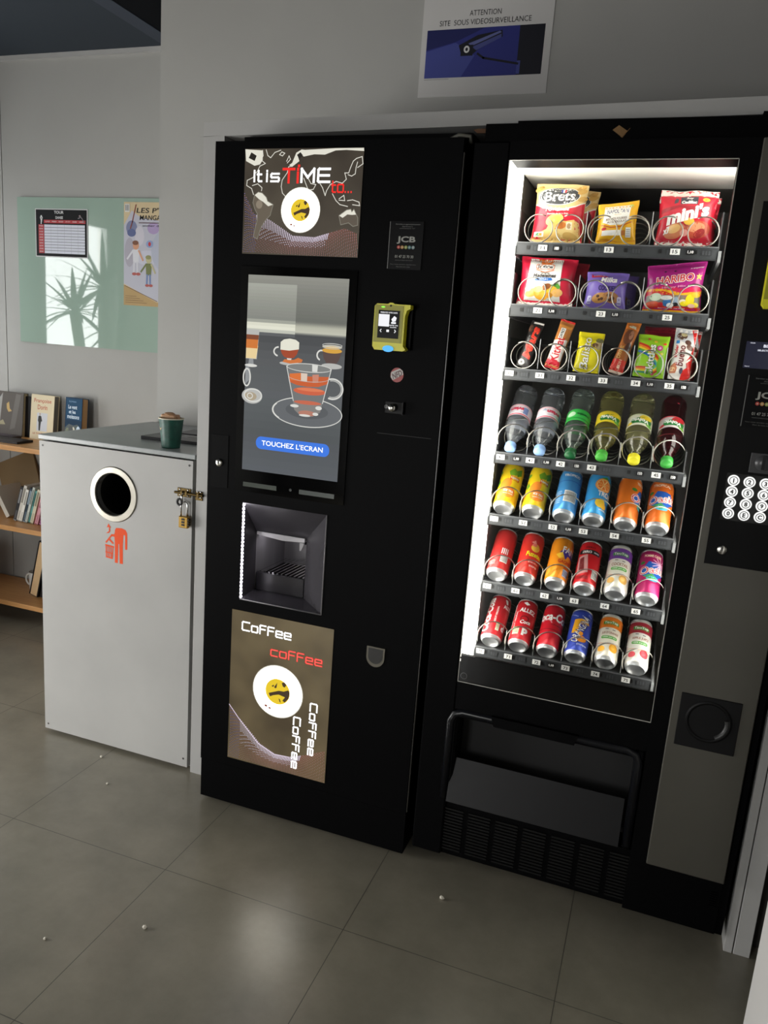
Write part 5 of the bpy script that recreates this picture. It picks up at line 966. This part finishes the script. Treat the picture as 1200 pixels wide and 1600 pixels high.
def tropico(side):
    A = Art()
    if side:
        A.text('TROPICO', 6, 120, 44, 8, W_, .04); A.rect(-46, 100, 46, 103, cm_((50, 120, 200))); A.rect(-6, 34, 28, 70, W_); [A.line([(-3+3*i, 38), (-3+3*i, 66)], 1.3, cm_((60, 60, 70))) for i in range(10)]
        for i in range(7): A.line([(-40, 30+6*i), (-14, 30+6*i)], 1.6, cm_((200, 225, 245)))
        A.rect(10, 16, 30, 30, cm_((90, 160, 220)))
    else:
        A.ell(14, 102, 22, 21, cm_((242, 150, 50))); A.ell(14, 102, 19, 18, cm_((250, 214, 150))); [A.poly([(14+3*math.cos(a), 102+3*math.sin(a)), (14+17*math.cos(a-.3), 102+16*math.sin(a-.3)), (14+17*math.cos(a+.3), 102+16*math.sin(a+.3))], cm_((240, 130, 40))) for a in [k*PI/4 for k in range(8)]]
        A.poly([(4, 122), (18, 130), (26, 122)], cm_((70, 150, 60))); A.text('TROPICO', 34, 74, 64, 16, W_, .03); A.ell(12, 44, 13, 14, cm_((246, 206, 60))); A.ell(22, 36, 8, 8, cm_((246, 190, 50))); A.text('exotique', 26, 24, 30, 6, W_, .02); A.ell(-30, 38, 5, 8, cm_((200, 225, 245)))
    return A
def oasis(off, ora):
    A = Art(); BL = cm_((40, 90, 180)); RD = cm_((206, 40, 60)); A.text('TROPICAL' if ora else 'POMME CASSIS', off, 122, 44, 8, cm_((250, 220, 190)), .03); A.poly([(off-30, 66), (off-10, 104), (off+24, 102), (off+36, 74), (off+14, 54), (off-12, 54)], BL); A.ell(off+4, 52, 16, 8, cm_((90, 190, 220))); A.poly([(off-20, 58), (off+2, 66), (off+18, 56), (off, 48)], cm_((80, 170, 70))); A.ell(off-26, 100, 7, 5, cm_((60, 130, 50)))
    A.text('Oasis', off+2, 80, 70, 26, W_, .055, .1, .22); A.text('Oasis', off+2, 80, 68, 24, RD, .012, .1, .22)
    if not ora: [A.line([(off+20, 100), (off+20+22*math.cos(a), 100+20*math.sin(a))], 2, cm_((240, 190, 220))) for a in [k*PI/6 for k in range(12)]]
    return A
def redtea(side):
    A = Art(); A.poly([(-46, 128), (46, 128), (46, 104), (20, 90), (-10, 110), (-46, 100)], cm_((196, 44, 44)))
    if side: A.rect(4, 30, 24, 52, W_); [A.line([(6.5+3*i, 33), (6.5+3*i, 49)], 1.2, CK) for i in range(6)]; [A.line([(4+5*i, 58), (4+5*i, 74)], 2.4, W_) for i in range(4)]; [A.line([(-30, 22+5*i), (-8, 22+5*i)], 1.2, cm_((240, 190, 180))) for i in range(3)]
    else: A.ell(14, 92, 12, 13, cm_((240, 190, 70))); A.poly([(0, 108), (10, 116), (16, 100)], cm_((240, 150, 140))); A.ell(10, 100, 7, 5, cm_((240, 120, 110))); A.text('Fuzetea', 16, 70, 46, 15, cm_((226, 226, 40)), .03, .1); A.text('peche', 18, 44, 30, 6, cm_((250, 210, 200)), .02); A.text('zero', 18, 32, 24, 5, cm_((250, 210, 200)), .02)
    return A
def fanta():
    A = Art(); A.poly([(-2, 90), (8, 102), (46, 104), (46, 78), (22, 84), (16, 70), (10, 84)], cm_((70, 50, 150))); A.text('FANTA', 36, 100, 62, 20, W_, .03, 0, -.05); A.poly([(-10, 82), (6, 92), (12, 76), (0, 70)], cm_((250, 200, 60))); A.text('GAGNEZ', 20, 62, 44, 11, cm_((206, 60, 30)), .04); A.text('DES CADEAUX', 20, 48, 40, 6, cm_((206, 60, 30)), .03); A.rect(16, 18, 34, 40, cm_((190, 206, 236))); [A.line([(18+3*i, 21), (18+3*i, 37)], 1.2, CK) for i in range(6)]; A.ell(-28, 30, 12, 14, cm_((246, 170, 60))); return A
def zero():
    A = Art(); A.rect(-30, 98, 30, 112, CK, 6); A.text('ZERO', -8, 105, 26, 8, W_, .05); A.text('sucres', 18, 105, 14, 4, W_, .02); A.text('ZERO', 0, 120, 26, 5, cm_((90, 20, 24)), .03); A.poly([(-30, 90), (-4, 96), (4, 40), (-26, 30)], cm_((206, 150, 150))); A.poly([(-24, 84), (-12, 88), (-6, 44), (-20, 40)], cm_((120, 40, 44))); A.rect(14, 24, 34, 50, W_); [A.line([(16.5+3*i, 27), (16.5+3*i, 47)], 1.2, CK) for i in range(6)]; A.rect(-24, 18, 6, 28, cm_((150, 24, 30))); return A
def juice(top, word, fruit):
    A = Art(); A.rect(-91, 98, 91, 131, cm_(top)); A.rect(-20, 106, 22, 120, cm_((60, 140, 60)), 5); A.text('TazzTop', 1, 113, 36, 10, W_, .02); A.text(word, 2, 80, 44, 9, cm_((150, 84, 60)), .02); A.rect(-20, 62, 22, 71, cm_((90, 170, 70)), 4); A.text('100% pur jus', 1, 66.5, 34, 4.4, W_, .03); A.rect(-12, 92, -4, 94, CK); A.rect(6, 90, 14, 92, CK); A.ell(16, 36, 12, 13, cm_(fruit)); A.ell(14, 38, 6, 7, cm_(tuple(min(255, v+24) for v in fruit))); A.ell(-16, 30, 10, 9, cm_(tuple(min(255, v+16) for v in fruit))); A.poly([(-30, 50), (0, 46), (30, 52), (30, 50), (0, 44), (-30, 48)], cm_((220, 170, 140)))
    A.rect(-44, 20, -28, 60, W_); [A.line([(-42, 23+3*i), (-30, 23+3*i)], 1.1, cm_((170, 90, 80))) for i in range(12)]; return A
def cola(mode):
    A = Art()
    if mode == 0: A.text('Coca-Cola', -24, 74, 112, 26, W_, .03, .1, PI/2); A.text('GOUT ORIGINAL', 2, 76, 52, 5, W_, .02, 0, PI/2); A.text('ALLEZ', 32, 108, 34, 12, W_, .04, 0, .12); A.poly([(16, 130), (22, 116), (28, 118), (24, 130)], W_); A.rect(8, 24, 18, 50, cm_((226, 226, 200))); [A.line([(9, 27+4*i), (17, 27+4*i)], 1.8, cm_((70, 150, 70) if i % 2 else (190, 60, 60))) for i in range(6)]; A.text('d', 30, 38, 12, 20, W_, .05)
    elif mode == 1: A.text('Coca-Cola', -44, 74, 112, 26, W_, .03, .1, PI/2); A.text('GOUT ORIGINAL', -22, 72, 60, 5, W_, .02, 0, PI/2); A.text('ALLEZ', 8, 104, 46, 14, W_, .04, 0, -.08); A.poly([(-8, 128), (2, 120), (10, 124), (0, 132)], W_); A.ring(4, 76, 12, 10, 3, cm_((120, 24, 30))); A.text('Coca', 8, 66, 28, 12, W_, .03, .2, .1); A.rect(-22, 24, -4, 48, cm_((226, 226, 200))); [A.line([(-20, 27+4*i), (-6, 27+4*i)], 2, cm_((70, 150, 70) if i % 2 else (190, 60, 60))) for i in range(6)]; A.text('p', 12, 34, 16, 22, W_, .06)
    else: A.text('Coca-Cola', 2, 100, 108, 28, W_, .03, .15); A.ring(-14, 76, 16, 14, 3, cm_((236, 150, 160)), 20, .2, 2.6); A.text('cherry', 20, 74, 40, 7, cm_((120, 16, 30)), .03); A.poly([(-46, 60), (46, 60), (46, 56), (-46, 56)], cm_((150, 20, 34)))
    return A
def orangina():
    A = Art(); A.poly([(-20, 62), (-16, 106), (16, 112), (26, 96), (0, 90), (-4, 62)], cm_((244, 176, 40))); A.ell(8, 46, 16, 10, cm_((240, 150, 40))); A.text('ORANGINA', 4, 76, 92, 24, cm_((30, 30, 90)), .05, .1, PI/2-.32); A.text('ORANGINA', 3, 76, 88, 20, W_, .012, .1, PI/2-.32); A.ell(6, 62, 6, 6, cm_((240, 150, 40)))
    for i in range(14): A.ell(-34+((i*37) % 70), 112+((i*23) % 16), 1.4, 1.4, cm_((190, 200, 240)))
    A.rect(-40, 18, -26, 34, W_); A.text('pulpe', 14, 28, 28, 7, cm_((200, 210, 240)), .02); return A
T5, T6, T7 = .83, .88, .95
Z5, Z6, Z7 = .9705, .7915, .6075
CX = [-.354, -.280, -.2015, -.1285, -.052, .0235]
can('yellow iced tea can with a red badge, leftmost in the upper can row', (236, 204, 30), tea(), CX[0], Z5, T5)
can('yellow iced tea can with a red badge, second in the upper can row', (236, 204, 30), tea(), CX[1], Z5, T5, .12)
can('blue can showing its printed back with a barcode, upper can row', (72, 150, 214), tropico(True), CX[2], Z5, T5)
can('blue can with an orange slice, upper can row', (60, 158, 222), tropico(False), CX[3], Z5, T5)
can('orange can whose red logo is turned to its right edge, upper can row', (226, 116, 34), oasis(38, True), CX[4], Z5, T5)
can('orange can with a blue and red logo facing the glass, upper can row', (226, 110, 34), oasis(0, True), CX[5], Z5, T5)
can('plain red can showing its barcode, leftmost in the middle can row', (200, 48, 46), redtea(True), CX[0], Z6, T6)
can('red can with a peach and yellow-green lettering, middle can row', (204, 50, 40), redtea(False), CX[1], Z6, T6)
can('bright orange can with bold white lettering, middle can row', (238, 146, 30), fanta(), CX[2], Z6, T6)
can('red can with a black band near its top, middle can row', (206, 30, 38), zero(), CX[3], Z6, T6)
can('white juice can with a purple top, middle can row', (226, 224, 212), juice((110, 60, 150), 'COCKTAIL', (226, 176, 90)), CX[4], Z6, T6)
can('magenta can with a blue and red logo, rightmost in the middle can row', (178, 36, 100), oasis(4, False), CX[5], Z6, T6)
can('red cola can with white script running up its side, leftmost in the bottom row', (200, 34, 44), cola(0), CX[0]+.003, Z7, T7)
can('red cola can with bold white lettering across its top, second in the bottom row', (200, 34, 44), cola(1), CX[1]+.003, Z7, T7)
can('red cola can with white script across it, third in the bottom row', (196, 28, 44), cola(2), CX[2], Z7, T7)
can('royal blue can with slanted white lettering in the bottom row', (52, 74, 176), orangina(), CX[3], Z7, T7)
can('white juice can with an orange top in the bottom row', (232, 226, 210), juice((224, 120, 36), "JUS D'ORANGE", (240, 170, 50)), CX[4], Z7, T7)
can('white juice can with a dark red top, rightmost in the bottom row', (226, 224, 216), juice((150, 40, 54), 'APPLE JUICE', (200, 70, 80)), CX[5], Z7, T7)
